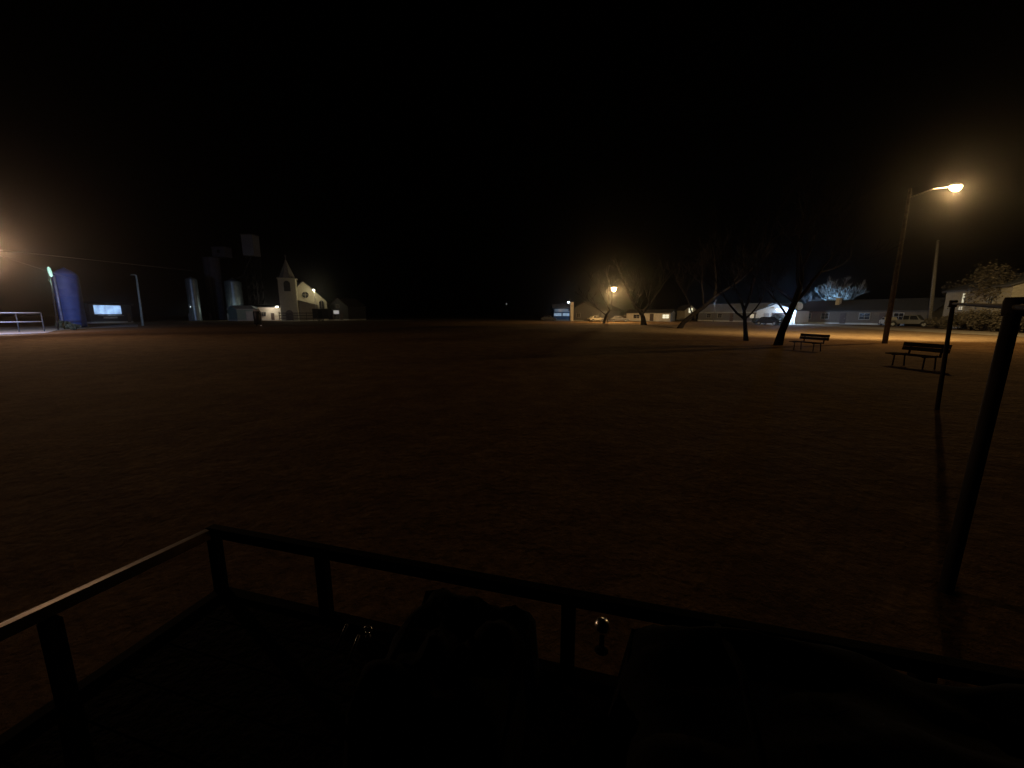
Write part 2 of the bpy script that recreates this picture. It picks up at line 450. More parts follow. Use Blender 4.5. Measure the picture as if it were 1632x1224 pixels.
def vehicle(name, label, A, B, paint, kind='car', cat='car', group='vehicles parked along the right-hand road', lights_lit=None):
    """A,B ground points of rear-left and front-right end of the side facing us (left, right in view)"""
    A = Vector((A[0], A[1], 0)); B = Vector((B[0], B[1], 0)); d = B - A
    L0 = {'car': 4.5, 'pickup': 5.6, 'van': 5.4}[kind]
    c = (A + B) / 2; rz = math.atan2(d.y, d.x); W = 1.8 if kind == 'car' else 1.95
    t = thing(name, label, cat, c, rz, group)
    x = L0 / 2
    if kind == 'car':
        low = [(-x, .35), (-x, .78), (-x + .12, .92), (-x + 1.0, .96), (x - 1.25, .94), (x - .15, .78), (x, .62), (x, .33)]
        cab = [(-x + .55, .95), (-x + 1.05, 1.40), (-x + 1.5, 1.46), (x - 1.95, 1.44), (x - 1.3, .94)]; wr = .32; wx = (-x + .85, x - .85)
    elif kind == 'pickup':
        low = [(-x, .48), (-x, 1.02), (-x + 2.0, 1.04), (x - 1.5, 1.08), (x - .12, 1.0), (x, .85), (x, .45)]
        cab = [(-x + 2.05, 1.03), (-x + 2.15, 1.72), (-x + 2.5, 1.8), (x - 1.95, 1.8), (x - 1.35, 1.07)]; wr = .38; wx = (-x + 1.1, x - .95)
    else:
        low = [(-x, .4), (-x, 1.1), (x - 1.2, 1.1), (x - .1, .95), (x, .8), (x, .4)]
        cab = [(-x + .03, 1.09), (-x + .12, 1.9), (-x + .4, 2.0), (x - 2.0, 2.0), (x - 1.1, 1.09)]; wr = .35; wx = (-x + .95, x - .95)
    # wheel arches cut by shaping the lower profile
    def arch(poly):
        zb = poly[-1][1]; pts = []
        for cxw in sorted(wx, reverse=True):
            for k in range(0, 9):
                a = PI * k / 8
                pts.append((cxw + (wr + .07) * math.cos(a), max(zb, wr + (wr + .07) * math.sin(a)) if math.sin(a) > 0.01 else zb))
        return poly + [(p[0], p[1]) for p in pts]
    bm = MB(); bm.prism(arch(low), 0.0, W)
    bm.build('body', paint, t, bevel=0.04)
    cb = MB()
    ins = 0.13
    n = len(cab)
    zt = max(p[1] for p in cab)
    vs = []
    for yy, sgn in ((0, 1), (W, -1)):
        for px, pz in cab:
            k = (pz - 1.0) / (zt - 1.0) if zt > 1 else 0
            vs.append((px, yy + sgn * (0.05 + ins * max(0, k)), pz))
    fs = [list(range(n)), list(range(2 * n - 1, n - 1, -1))] + [[k, n + k, n + (k + 1) % n, (k + 1) % n] for k in range(n)]
    cb.add(vs, fs); co = cb.build('cabin', paint, t, bevel=0.03)
    # side windows, slightly proud
    zc0 = cab[0][1] + .08; zc1 = zt - .09
    xa, xb = cab[1][0] + (.05 if kind != 'car' else .15), cab[-2][0] - .02
    xm = (xa + xb) / 2
    for yy, sg in ((0.0, 1), (W, -1)):
        for (q0, q1, f0, f1) in ((xa, xm - .05, 0 if kind != 'car' else -.3, 0), (xm + .05, xb, 0, .35)):
            k0 = .05 + ins * (zc0 - 1) / (zt - 1) - .012; k1 = .05 + ins * (zc1 - 1) / (zt - 1) - .012
            gv = [(q0 + f0, yy + sg * k0, zc0), (q1 + f1, yy + sg * k0, zc0), (q1, yy + sg * k1, zc1), (q0, yy + sg * k1, zc1)]
            g2 = [(a, b + sg * .02, c_) for a, b, c_ in gv]
            MB().add(gv + g2, [(0, 1, 2, 3), (7, 6, 5, 4), (0, 4, 5, 1), (1, 5, 6, 2), (2, 6, 7, 3), (3, 7, 4, 0)]).build('window', GLASS, co)
    for cxw in wx:
        for yy in (0.02, W - 0.22):
            w = MB(); prof = [(wr - .02, 0), (wr, .04), (wr, .16), (wr - .02, .2)]
            M = Matrix.Translation((cxw, yy, wr)) @ Matrix.Rotation(-PI / 2, 4, 'X')
            tmp = MB().lathe(prof, 20); w.add(tmp.v, tmp.f, False, M); wo = w.build('wheel', RUBBER, t)
            tmp = MB().lathe([(wr * .6, -.012), (wr * .6, .212)], 16); rm = MB(); rm.add(tmp.v, tmp.f, False, M); rm.build('rim', STEEL, wo)
    for sg, m in ((1, LENS), (-1, REDL)):
        for yy in (.22, W - .22):
            zz = .68 if kind == 'car' else .85
            MB().box((sg * (x - .02), yy, zz), (.08, .3, .14)).build('headlight' if sg > 0 else 'taillight', m, t)
    for sg in (1, -1):
        MB().box((sg * (x + .02), W / 2, .42), (.12, W - .1, .16)).build('bumper', BLACK if kind == 'car' else STEEL, t, bevel=.02)
    return t

# ------------------------------------------------------------------ RIGHT: lamp pole, benches, frame
SOD = (1.0, 0.6, 0.22)
COOL = (0.55, 0.75, 1.0)
def street_lamp(label, base, h, head, lean=(0, 0), pole_m=None, bulb_m=None, power=0, col=SOD, group='street lamps', r=0.14,
                head_size=(0.75, 0.34), bulb_r=0.16, spot=None, rot=None, extra=None, bz=1.0):
    t = thing('street_lamp', label, 'street lamp', (base[0], base[1], 0), 0, group)
    top = Vector((lean[0], lean[1], h))
    MB().tube([(0, 0, -0.3), top * 0.33, top * 0.66, top], [r * 1.2, r * 1.05, r * 0.82, r * 0.6], 14).build('pole', pole_m or POLE_WOOD, t)
    hd = Vector(head) - Vector((base[0], base[1], 0))
    st = top + Vector((0, 0, -0.6))
    mid = st.lerp(hd, 0.5) + Vector((0, 0, 0.25))
    MB().tube([st, mid, hd + (st - hd).normalized() * 0.2 + Vector((0, 0, .12))], 0.035, 8).build('arm', STEEL, t)
    dr = (hd - st); dr.z = 0; a = math.atan2(dr.y, dr.x)
    M = Matrix.Translation(hd + Vector((0, 0, .1))) @ Matrix.Rotation(a, 4, 'Z')
    hs = MB(); tmp = MB(); sx, sy = head_size
    for k in range(14):
        pass
    prof = [(1.0, 0), (1.0, .05), (.8, .13), (.35, .18), (.05, .19)]
    tmp.lathe(prof, 20)
    hs.add([(v.x * sx / 2, v.y * sy / 2, v.z) for v in tmp.v], tmp.f, True, M)
    ho = hs.build('lamp_head', STEEL, t)
    tmp = MB().lathe([(.05, -.22), (.45, -.2), (.8, -.12), (.93, -.01)], 20)
    bo = MB().add([(v.x * sx / 2, v.y * sy / 2, v.z * bz) for v in tmp.v], tmp.f, True, M).build('bulb', bulb_m, ho)
    if power:
        light(t, hd + Vector((0, 0, -.22 * bz - .04)), power, col, bulb_r, spot, 1.0, rot)
    return t

BULB_W = emit('sodium bulb', (1.0, 0.66, 0.28), 40)
BULB_C = emit('cool white bulb', (0.85, 0.95, 1.0), 30)
BULB_G = emit('mint lamp lens', (0.5, 1.0, 0.78), 0.75)
BULB_P = emit('pale porch bulb', (1.0, 0.93, 0.75), 30)

lb = G(1410, 546.5)
lh = GV(1523, 299, lb.y + 1.6)
ptop = ZA(300, lb.y)
pole_top = GV(1451, 300, lb.y)
street_lamp('tall wooden pole with the bright sodium lamp on a long arm at the right', lb, ptop, lh,
            lean=(pole_top.x - lb.x, 0), bulb_m=BULB_W, power=1900, col=SOD, r=0.135, head_size=(1.15, 0.58), bz=1.5, bulb_r=0.12)  # head and bulb enlarged so the bright core includes its bloom
throw = Vector((37, 49, 0)) - lh
light(bpy.data.objects['street_lamp'], lh - Vector((lb.x, lb.y, 0)) + Vector((0, 0, -.42)), 19000, (1, .78, .4), .12, R(138), .8, throw.to_track_quat('-Z', 'Y').to_euler())
print('lamp pole', lb, lh)

# second, unlit utility pole by the parked pickup
ub = GD(1481, 62); ut = GV(1495, 384, 62)
t = thing('utility_pole', 'tall unlit wooden pole behind the silver pickup', 'utility pole', (ub.x, ub.y, 0))
MB().tube([(0, 0, -.3), ((ut.x - ub.x) * .5, 0, ut.z * .5), (ut.x - ub.x, 0, ut.z)], [.26, .22, .15], 12).build('pole', POLE_WOOD, t)
MB().lathe([(.17, -.03), (.17, .05), (.04, .12)], 12, (ut.x - ub.x, 0, ut.z)).build('cap', STEEL, t)

def bench(label, L, Rr):
    """L, Rr: ground points of the left and right rear legs"""
    d = Rr - L; w = d.length; rz = math.atan2(d.y, d.x)
    t = thing('park_bench', label, 'bench', ((L + Rr) / 2).xyz, rz, 'park benches')
    half = w / 2 + .28
    # seat planks
    MB().box((0, -.18, .45), (2 * half, .13, .045)).box((0, -.34, .45), (2 * half, .13, .045)).box((0, -.50, .44), (2 * half, .13, .045)).build('seat', WOOD_DARK, t, bevel=.008)
    b = MB()
    Mx = Matrix.Translation((0, .03, 0)) @ Matrix.Rotation(R(-10), 4, 'X')
    b.box((0, 0, .66), (2 * half, .04, .15), M=Mx).box((0, 0, .822), (2 * half, .04, .16), M=Mx)
    b.box((-w/2, .035, .6), (.07, .03, .4), M=Mx).box((w/2, .035, .6), (.07, .03, .4), M=Mx)
    b.build('backrest', WOOD_DARK, t, bevel=.008)
    for sx in (-1, 1):
        x = sx * w / 2
        MB().tube([(x, .02, -.05), (x, -.02, .41), (x, .03, .47)], .026, 8).tube([(x, -.47, -.05), (x, -.45, .40)], .026, 8).tube([(x, -.56, .405), (x, .0, .41)], .022, 8).build('leg', DARKMETAL, t)
    return t
bench('dark wooden bench nearest the metal frame at the right', G(1440, 581), G(1489, 587))
bench('smaller dark wooden bench between the leaning tree and the lamp pole', G(1276, 556.5), G(1307, 559.5))

# metal frame of two posts and a crossbar
zt = 2.14
pn = G(1508, 935); pf = G(1494, 650)
tn = G(1614, 490.5); 
t = thing('playground_bars', 'dark pipe bars of tall posts and a crossbar at the right edge', 'playground bars', (0, 0, 0))
near_top = GV(1617, 489, pn.y + .35); far_top = GV(1519, 484, pf.y + .05)
MB().tube([(pn.x, pn.y, -.1), (pn.x * .5 + near_top.x * .5, pn.y * .5 + near_top.y * .5, near_top.z / 2), near_top], [.042, .044, .046], 16).build('post', DARKMETAL, t)
MB().tube([(pf.x, pf.y, -.1), far_top], [.04, .036], 16).build('post', DARKMETAL, t)
ext = near_top + (near_top - far_top) * 0.55
MB().tube([far_top + (far_top - near_top).normalized() * .05, near_top, ext], .022, 16).build('crossbar', DARKMETAL, t)
e2 = Vector((ext.x, ext.y, 0))
MB().tube([(e2.x + .1, e2.y, -.1), ext], .05, 12).build('post', DARKMETAL, t)
for p in (near_top, far_top):
    MB().lathe([(.055, -.07), (.062, -.04), (.062, .04), (.055, .07)], 14, p).build('joint_collar', DARKMETAL, t)

# ------------------------------------------------------------------ TREES in the park
def T(*pp): return [Vector(p) for p in pp]
# leaning tree by the bench
b = G(1240, 549.5); D = b.y
k = lambda u, v, d=0: GV(u, v, D + d) - b
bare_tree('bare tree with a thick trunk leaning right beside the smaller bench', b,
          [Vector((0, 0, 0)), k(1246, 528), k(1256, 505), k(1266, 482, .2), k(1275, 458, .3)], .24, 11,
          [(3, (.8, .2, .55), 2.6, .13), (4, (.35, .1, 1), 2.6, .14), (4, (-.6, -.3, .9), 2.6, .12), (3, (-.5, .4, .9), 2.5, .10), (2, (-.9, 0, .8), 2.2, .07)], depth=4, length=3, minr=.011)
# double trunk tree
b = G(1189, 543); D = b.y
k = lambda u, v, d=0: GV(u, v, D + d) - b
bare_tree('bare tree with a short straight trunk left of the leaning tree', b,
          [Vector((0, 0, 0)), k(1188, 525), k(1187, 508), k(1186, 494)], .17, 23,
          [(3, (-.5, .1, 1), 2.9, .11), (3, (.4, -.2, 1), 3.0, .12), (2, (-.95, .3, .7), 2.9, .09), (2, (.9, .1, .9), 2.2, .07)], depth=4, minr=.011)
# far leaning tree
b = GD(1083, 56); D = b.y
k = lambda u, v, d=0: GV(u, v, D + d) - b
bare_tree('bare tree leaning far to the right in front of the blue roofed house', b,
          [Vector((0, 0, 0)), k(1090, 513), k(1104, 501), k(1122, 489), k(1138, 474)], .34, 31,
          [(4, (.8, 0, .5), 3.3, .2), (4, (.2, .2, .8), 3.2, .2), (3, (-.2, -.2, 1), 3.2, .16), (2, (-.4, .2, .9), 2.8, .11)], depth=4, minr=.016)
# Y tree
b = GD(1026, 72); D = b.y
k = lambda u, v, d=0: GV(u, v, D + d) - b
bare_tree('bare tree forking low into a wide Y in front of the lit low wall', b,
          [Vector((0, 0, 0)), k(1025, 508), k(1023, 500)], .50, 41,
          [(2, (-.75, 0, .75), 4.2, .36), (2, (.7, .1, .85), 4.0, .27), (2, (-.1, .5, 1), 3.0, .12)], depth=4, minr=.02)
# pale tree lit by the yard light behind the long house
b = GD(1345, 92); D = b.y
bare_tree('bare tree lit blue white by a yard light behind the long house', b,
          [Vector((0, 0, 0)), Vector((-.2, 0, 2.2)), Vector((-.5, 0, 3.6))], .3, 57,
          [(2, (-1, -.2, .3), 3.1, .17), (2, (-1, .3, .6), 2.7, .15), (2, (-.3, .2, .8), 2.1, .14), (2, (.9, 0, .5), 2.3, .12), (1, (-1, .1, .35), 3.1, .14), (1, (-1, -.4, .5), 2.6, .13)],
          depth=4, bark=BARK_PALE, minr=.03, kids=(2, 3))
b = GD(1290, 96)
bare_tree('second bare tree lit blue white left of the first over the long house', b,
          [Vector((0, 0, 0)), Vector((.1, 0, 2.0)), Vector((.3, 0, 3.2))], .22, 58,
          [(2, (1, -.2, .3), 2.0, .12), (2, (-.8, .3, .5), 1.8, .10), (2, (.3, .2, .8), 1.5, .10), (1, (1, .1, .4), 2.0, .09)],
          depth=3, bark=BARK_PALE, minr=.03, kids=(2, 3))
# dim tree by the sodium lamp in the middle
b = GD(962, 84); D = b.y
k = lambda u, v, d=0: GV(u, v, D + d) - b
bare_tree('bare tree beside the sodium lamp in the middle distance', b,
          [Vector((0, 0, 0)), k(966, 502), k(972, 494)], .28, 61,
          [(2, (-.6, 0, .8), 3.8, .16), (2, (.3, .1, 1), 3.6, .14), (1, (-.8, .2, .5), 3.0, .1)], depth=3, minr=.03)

# ------------------------------------------------------------------ RIGHT: buildings and vehicles
LITW = emit('warm lit window', (1.0, 0.86, 0.6), 0.55, .3, 3)
LITB = emit('cool lit window', (0.45, 0.7, 1.0), 0.6, .5, 3)
LITBD = emit('blue lit glass', (0.12, 0.3, 0.55), 0.22, .6, 2)
LITC = emit('cream lit window', (0.95, 0.88, 0.62), 1.0)
# long low house
A = Vector((GD(1268, 86).x, 86, 0)); B = Vector((GD(1482, 66).x, 66, 0))
hh = ZA(496.5, 76)
house('long_house', 'long low house with grey shingle roof behind the parked vehicles', 'house', A, B, 9, 2.6, 1.9, TANW, ROOFG,
      wins=[(-8.5, 1.55, 1.3, 1.1, GLASS), (-5.2, 1.55, 1.3, 1.1, GLASS), (1.5, 1.55, 1.6, 1.1, GLASS), (6.5, 1.55, 1.3, 1.1, GLASS)],
      doors=[(-2.0, 1.0, 2.0, TRIM), (4.2, .9, 2.0, TRIM)], over=.5, chimney=(-4.6, 2.6, .7, 5.0, CREAM))
# yard light behind it (the lit branches show it)
yl = GD(1306, 88.5)
street_lamp('small yard lamp with cool light behind the long house roof', yl, 4.0, Vector((yl.x + .5, yl.y, 3.75)), bulb_m=BULB_C,
            power=2600, col=(.28, .6, 1), group=None, r=.07, head_size=(.4, .3), bulb_r=.1)
# white outbuilding brightly lit
A = GD(1204, 84); B = GD(1266, 78)
wh = house('white_garage', 'small white garage lit by a cool lamp behind the leaning tree', 'garage', A, B, 6, 2.6, 1.3, WHITEW, ROOF, ridge='front',
      wins=[(2.6, 1.6, .8, .9, GLASS)], doors=[(-1.6, 1.0, 2.0, WTRIM), (.6, 2.4, 2.1, TRIM)], over=.3)
sc_l = (A + B) / 2
t = thing('wall_lamp', 'cool white lamp on a bracket over the white garage wall', 'lamp', (sc_l.x - .2, sc_l.y - .55, 2.9))
MB().tube([(0, .5, .1), (0, .2, .16), (0, 0, .1)], .02, 6).build('bracket', STEEL, t)
MB().lathe([(.12, .1), (.13, .02), (.05, .13)], 12).build('shade', STEEL, t)
MB().lathe([(.03, -.07), (.08, -.03), (.08, .02)], 12).build('bulb', BULB_C, t)
light(t, (.4, -3.0, -.6), 1500, (.42,.64,1), .1)
shrub('dark_shrub', 'dark rounded shrub in front of the white garage', 'shrub', GD(1238, 74), (3.0, 2.0, 1.9), GREENLEAF, 5, 2200, 'dark shrubs', .14)
shrub('dark_shrub', 'low dark shrub at the left corner of the white garage', 'shrub', GD(1206, 77), (1.6, 1.5, 1.3), GREENLEAF, 6, 1300, 'dark shrubs', .14)
# satellite-like ring dish on pole right of garage
p = GD(1262, 76)
t = thing('satellite_dish', 'pale satellite dish on a short post at the right of the garage', 'satellite dish', (p.x, p.y, 0))
MB().tube([(0, 0, -.1), (0, 0, 2.6), (.25, 0, 3.1), (.6, 0, 3.3)], .05, 8).build('post', PIPE, t)
dm = MB(); tmp = MB().lathe([(.05, 0), (.4, .05), (.75, .2), (.78, .2), (.42, .02), (.06, -.04)], 22)
dm.add(tmp.v, tmp.f, True, Matrix.Translation((.75, -.05, 3.4)) @ Matrix.Rotation(R(75), 4, 'X')); dm.build('dish', PIPE, t)
# blue-roofed long house in the middle right
A = GD(1112, 112); B = GD(1204, 96)
house('blue_roof_house', 'low house with pale metal roof showing bluish behind the far leaning tree', 'house', A, B, 9, 2.4, 2.0, GREYW, ROOFM,
      wins=[(-5, 1.5, 1.2, 1.0, GLASS), (-1.5, 1.5, 1.2, 1.0, GLASS), (7.6, 1.45, 1.0, .9, LITW), (9.1, 1.45, 1.0, .9, LITW)], doors=[(2.0, 1.0, 2.0, TRIM)], over=.5)
yl = GD(1147, 97)
street_lamp('small yard lamp facing the pale metal roof', GD(1137, 97), 5.2, Vector((yl.x - 1.6, yl.y - .4, 5.0)), bulb_m=mat('frosted lamp lens', (.4, .45, .5), .4),
            power=150, col=COOL, group=None, r=.06, head_size=(.3, .24), bulb_r=.1)
# little cream gable house
A = GD(1091, 122); B = GD(1108, 122)
house('cream_cottage', 'tiny cream cottage gable lit warm left of the metal roof', 'cottage', A, B, 6, 3.2, 1.3, CREAM, ROOF, ridge='front',
      wins=[(0, 3.0, 1.2, 1.4, LITC)], doors=[(.9, .8, 1.9, TRIM)])
# low warm-lit wall
A = GD(998, 112); B = GD(1068, 106)
house('low_shop', 'long low tan building lit by the middle sodium lamp', 'building', A, B, 7, 2.2, .8, CREAM, ROOFG,
      wins=[(-3, 1.3, 1.5, .9, GLASS), (4.6, 1.3, 1.6, 1.0, LITC)], doors=[(1.0, 1.0, 1.9, TRIM)], over=.3)
# far right house behind hedge
A = GD(1488, 60); B = GD(1600, 46)
A = Vector((A.x + 1.0, A.y, 0))
house('pale_house', 'pale house with dark trim and two lit windows behind the pipe frame', 'house', A, B, 9, 5.2, 1.7, mat('pale house siding', (.33, .28, .2), .8, noise=.15, kind='siding'), ROOF,
      wins=[(-6.4, 2.9, .9, .5, GLASS), (-2.6, 4.1, .62, 1.25, LITC), (-2.9, 2.75, 1.15, .42, LITW), (4, 3.4, 1, 1.2, GLASS)], doors=[(1.6, 1.0, 2.0, TRIM)], over=.4)
hp = [(1497, 56), (1513, 53.5), (1530, 51), (1548, 49), (1566, 47), (1586, 45.5), (1608, 44), (1630, 42.5)]
for i, (u, D) in enumerate(hp):
    lab = ['loose dry bush at the foot of the tall unlit pole', 'dry bush under the small dark window of the pale house',
           'dry bush directly below the lit windows of the pale house', 'dry bush right of the lit windows under the crossbar',
           'dry bush midway under the crossbar', 'dry bush just left of the near frame post', 'dry bush behind the near frame post',
           'dry bush at the right edge of the photo'][i]
    shrub('dry_bush', lab, 'bush', GD(u, D), (3.4, 2.2, [1.5, 1.9, 2.3, 2.6, 2.4, 2.9, 2.7, 2.8][i]), HEDGE, 70 + i, 1700, 'dry bushes along the pale house', .13)
leafy_tree('dry leaved tree lit warm above the pale house', GD(1590, 50), 8.0, 4.2, 81, HEDGE, 5000, None, .16)
leafy_tree('dry leaved tree over the left corner of the pale house', GD(1538, 66), 7.5, 3.6, 82, HEDGE, 4000, None, .16)
vehicle('pickup_truck', 'silver pickup parked behind the lamp pole', GD(1418, 64.5), GD(1474, 61), SILVER, 'pickup', 'pickup')
vehicle('parked_car', 'cream car parked left of the lamp pole', GD(1399, 71), GD(1412, 66.5), PALECAR, 'car')
vehicle('parked_car', 'dark car with bright glints parked left of the cream car', GD(1374, 79), GD(1396, 74), DARKCAR, 'car')
vehicle('parked_car', 'dark car parked before the white garage', GD(1209, 73), GD(1233, 70.5), DARKCAR, 'car')
vehicle('parked_car', 'grey car parked under the sodium lamp in the middle distance', GD(974, 99), GD(1001, 98), GREYCAR, 'car', 'car', None)
vehicle('parked_car', 'pale small car left of the middle distance tree', GD(944, 103), GD(962, 104), PALECAR, 'car', 'car', None)

# ------------------------------------------------------------------ MIDDLE
mb_ = GD(968, 92); mh = GV(978.5, 459, 93.5)
street_lamp('wooden pole with a glowing sodium lamp in the middle distance', mb_, mh.z + .5, mh, bulb_m=BULB_W, power=5500, col=SOD, r=.15, bz=4.0, head_size=(1.35, 1.0), bulb_r=.12)  # bulb oversized and deepened to stand in for the glare core
# far tiny light
fb = GD(806.5, 330); fh = GV(807.5, 484.5, 330)
street_lamp('tiny far street lamp shining white near the centre', fb, fh.z + .4, fh, bulb_m=emit('faint far bulb', (.9, .95, 1), 1.2), power=0, r=.2, head_size=(.9, .7))
# grey barn
A = GD(908, 112); B = GD(955, 106)
house('grey_barn', 'dim grey barn gable between the blue shop and the sodium lamp', 'barn', A, B, 12, 3.0, 2.0, GREYW, ROOFG, ridge='front',
      wins=[(-1.8, 1.6, 1, 1, GLASS)], doors=[(1.2, 2.6, 2.5, GREYW)], over=.4)
t = thing('brick_chimney', 'pale lit brick chimney stack at the left corner of the grey barn', 'chimney', (GD(911, 110).x, 110, 0))
MB().box((0, 0, 2.5), (.8, .8, 5.0)).build('stack', CREAM, t); MB().box((0, 0, 5.06), (1.0, 1.0, .14)).build('cap', CONC, t)
# blue lit shop
A = GD(882, 118); B = GD(909, 118)
house('blue_lit_shop', 'small shop front glowing blue with two bright windows', 'shop', A, B, 6, 3.6, 1.0, mat('blue painted boards', (.05, .12, .25), .6, kind='siding'), ROOF,
      wins=[(-1.25, 1.75, 2.1, .75, LITB), (1.3, 1.75, 2.1, .75, LITB), (-.0, 2.95, 4.3, .7, LITBD)], doors=[(0.02, .0001, .0001, TRIM)] if False else [], over=.35)
ll = GV(906, 482, 115)
street_lamp('small yard lamp with cold white light beside the blue shop', GD(908, 115), ll.z + 1.6, ll, bulb_m=BULB_C, power=160, col=COOL, group=None, r=.08, head_size=(.5, .5), bulb_r=.1)
vehicle('parked_car', 'dim pale car left of the blue lit shop', GD(864, 118), GD(884, 117), SILVER, 'car', 'car', None)

# ------------------------------------------------------------------ LEFT
# church
DCH = 124
cA = GD(454, DCH); cB = GD(522, DCH)
wall_h = ZA(480, DCH); apex = ZA(449, DCH)
ch = thing('church', 'cream clapboard church with a pointed steeple and round window', 'church', ((cA + cB) / 2).xyz, R(22))
W = (cB - cA).length * .93; x = W / 2
MB().prism([(-x, 0), (x, 0), (x, wall_h), (0, apex), (-x, wall_h)], 0, 20).build('wall', CHURCHW, ch)
r = MB()
for sg in (-1, 1):
    s = (apex - wall_h) / x; vs = []
    for yy in (-.35, 20.35):
        vs += [(sg * (x + .35), yy, wall_h - .35 * s + .02), (0, yy, apex + .02), (0, yy, apex + .25), (sg * (x + .35), yy, wall_h - .35 * s + .2)]
    r.add(vs, [(0, 1, 2, 3), (7, 6, 5, 4), (0, 4, 5, 1), (1, 5, 6, 2), (2, 6, 7, 3), (3, 7, 4, 0)])
r.build('roof', ROOF, ch)
tw = ZA(446, DCH); tx = (GD(466, DCH) - (cA + cB) / 2).x * .93; ts = 2.25
tow = MB().box((tx, -.9, tw / 2), (ts * 2, ts * 2, tw)).build('tower', CHURCHW, ch)
MB().box((tx, -.9, tw + .06), (ts * 2 + .6, ts * 2 + .6, .3)).build('cornice', CHURCHW, tow)
MB().box((tx, -.9, ZA(467, DCH)), (ts * 2 + .25, ts * 2 + .25, .2)).build('cornice', CHURCHW, tow)
sp_h = ZA(414, DCH)
spv = [(tx + math.cos(PI / 8 + k * PI / 4) * ts * 1.0, -.9 + math.sin(PI / 8 + k * PI / 4) * ts * 1.0, tw + .2) for k in range(8)] + [(tx, -.9, sp_h)]
MB().add(spv, [tuple(range(7, -1, -1))] + [(k, (k + 1) % 8, 8) for k in range(8)]).build('spire', mat('grey spire shingles', (.3, .3, .27), .8, noise=.2), ch)
MB().box((tx, -.9, sp_h + .5), (.1, .1, 1.3)).box((tx, -.9, sp_h + .75), (.6, .1, .1)).build('cross', STEEL, ch)
def arch_poly(cx, z0, w, h, n=10):
    r_ = w / 2
    return [(cx - r_, z0), (cx + r_, z0)] + [(cx + r_ * math.cos(PI * k / n), z0 + h - r_ + r_ * math.sin(PI * k / n)) for k in range(n + 1)]
yt = -.9 - ts
belf = MB().prism(arch_poly(tx, ZA(465.5, DCH), 1.7, 3.0), yt - .06, yt + .02).build('louvre_opening', mat('dark louvres', (.02, .02, .02), .8), tow)
lv = MB()
for k in range(7): lv.box((tx, yt - .08, ZA(465.5, DCH) + .3 + k * .3), (1.5, .05, .1))
lv.build('louvre', WTRIM if False else mat('dark louvre slats', (.05, .05, .045), .8), belf)
dr = MB().prism(arch_poly(tx, .1, 1.9, 3.0), yt - .07, yt + .02).build('door', TRIM, ch)
MB().tube([(tx + .5, yt - .07, 1.2), (tx + .5, yt - .16, 1.2)], .05, 8).build('handle', STEEL, dr)
rx = (GD(490, DCH) - (cA + cB) / 2).x * .93; rz_ = ZA(470, DCH)
rw = MB(); tmp = MB().lathe([(.95, 0), (.95, .12)], 28)
rw.add(tmp.v, tmp.f, False, Matrix.Translation((rx, .02, rz_)) @ Matrix.Rotation(R(90), 4, 'X')); rwo = rw.build('round_window', GLASS, ch)
fr = MB()
ringp = [(rx + 1.02 * math.cos(2 * PI * k / 28), -.1, rz_ + 1.02 * math.sin(2 * PI * k / 28)) for k in range(29)]
fr.tube(ringp, .09, 6).box((rx, -.12, rz_), (.07, .06, 1.9)).box((rx, -.13, rz_), (1.9, .06, .07)); fr.build('frame', CHURCHW, rwo)
wx = (GD(514, DCH) - (cA + cB) / 2).x * .93
wn = MB().prism(arch_poly(wx, ZA(493, DCH), 1.3, 2.7), -.07, .02).build('window', GLASS, ch)
ap = arch_poly(wx, ZA(493, DCH), 1.42, 2.78); ap = ap + [ap[0]]
MB().tube([(a, -.09, b_) for a, b_ in ap], .07, 6).box((wx, -.09, ZA(493, DCH) + 1.3), (.06, .05, 2.4)).build('frame', CHURCHW, wn)
# porch roof
pr = MB(); z0 = ZA(484, DCH)
pr.prism([(tx + ts + .1, z0 + .8), (tx + ts + .1, z0 + .95), (tx + ts + 5.2, z0 - .35), (tx + ts + 5.2, z0 - .5)], -2.4, -.02)
pr.build('porch_roof', ROOF, ch)
for px in (tx + ts + .6, tx + ts + 4.9):
    MB().box((px, -2.3, (z0 - .3) / 2), (.16, .16, z0 - .4)).build('porch_post', WTRIM, ch)
cl = GV(500, 462, DCH - 2.4)
street_lamp('bright pale lamp on a thin pole in front of the church gable', GD(505, DCH - 2.4), cl.z + .1, cl, bulb_m=BULB_P, power=420, col=(1, .85, .52), group=None,
            pole_m=PIPE, r=.09, head_size=(.6, .6), bulb_r=.12)
# dim house right of the church
A = GD(524, 130); B = GD(556, 128)
house('dim_house', 'dim grey house just right of the church', 'house', A, B, 9, 4.2, 2.6, mat('dark grey siding', (.05, .05, .052), .8, kind='siding'), ROOFG, ridge='front', wins=[(-1.5, 1.7, 1.1, 1.3, GLASS), (0, 4.4, .9, 1.0, GLASS)], doors=[(1.2, 1.0, 2.1, TRIM)])
p = GD(537, 118)
t = thing('notice_board', 'small white notice board on two posts right of the church', 'sign', (p.x, p.y, 0), 0)
MB().box((0, 0, ZA(497.5, 118)), (1.5, .12, 1.0)).build('panel', emit('backlit white panel', (1, .95, .9), .32), t)
for xx in (-.85, .85): MB().box((xx, 0, 1.5), (.12, .14, 3.1)).build('post', WTRIM, t)
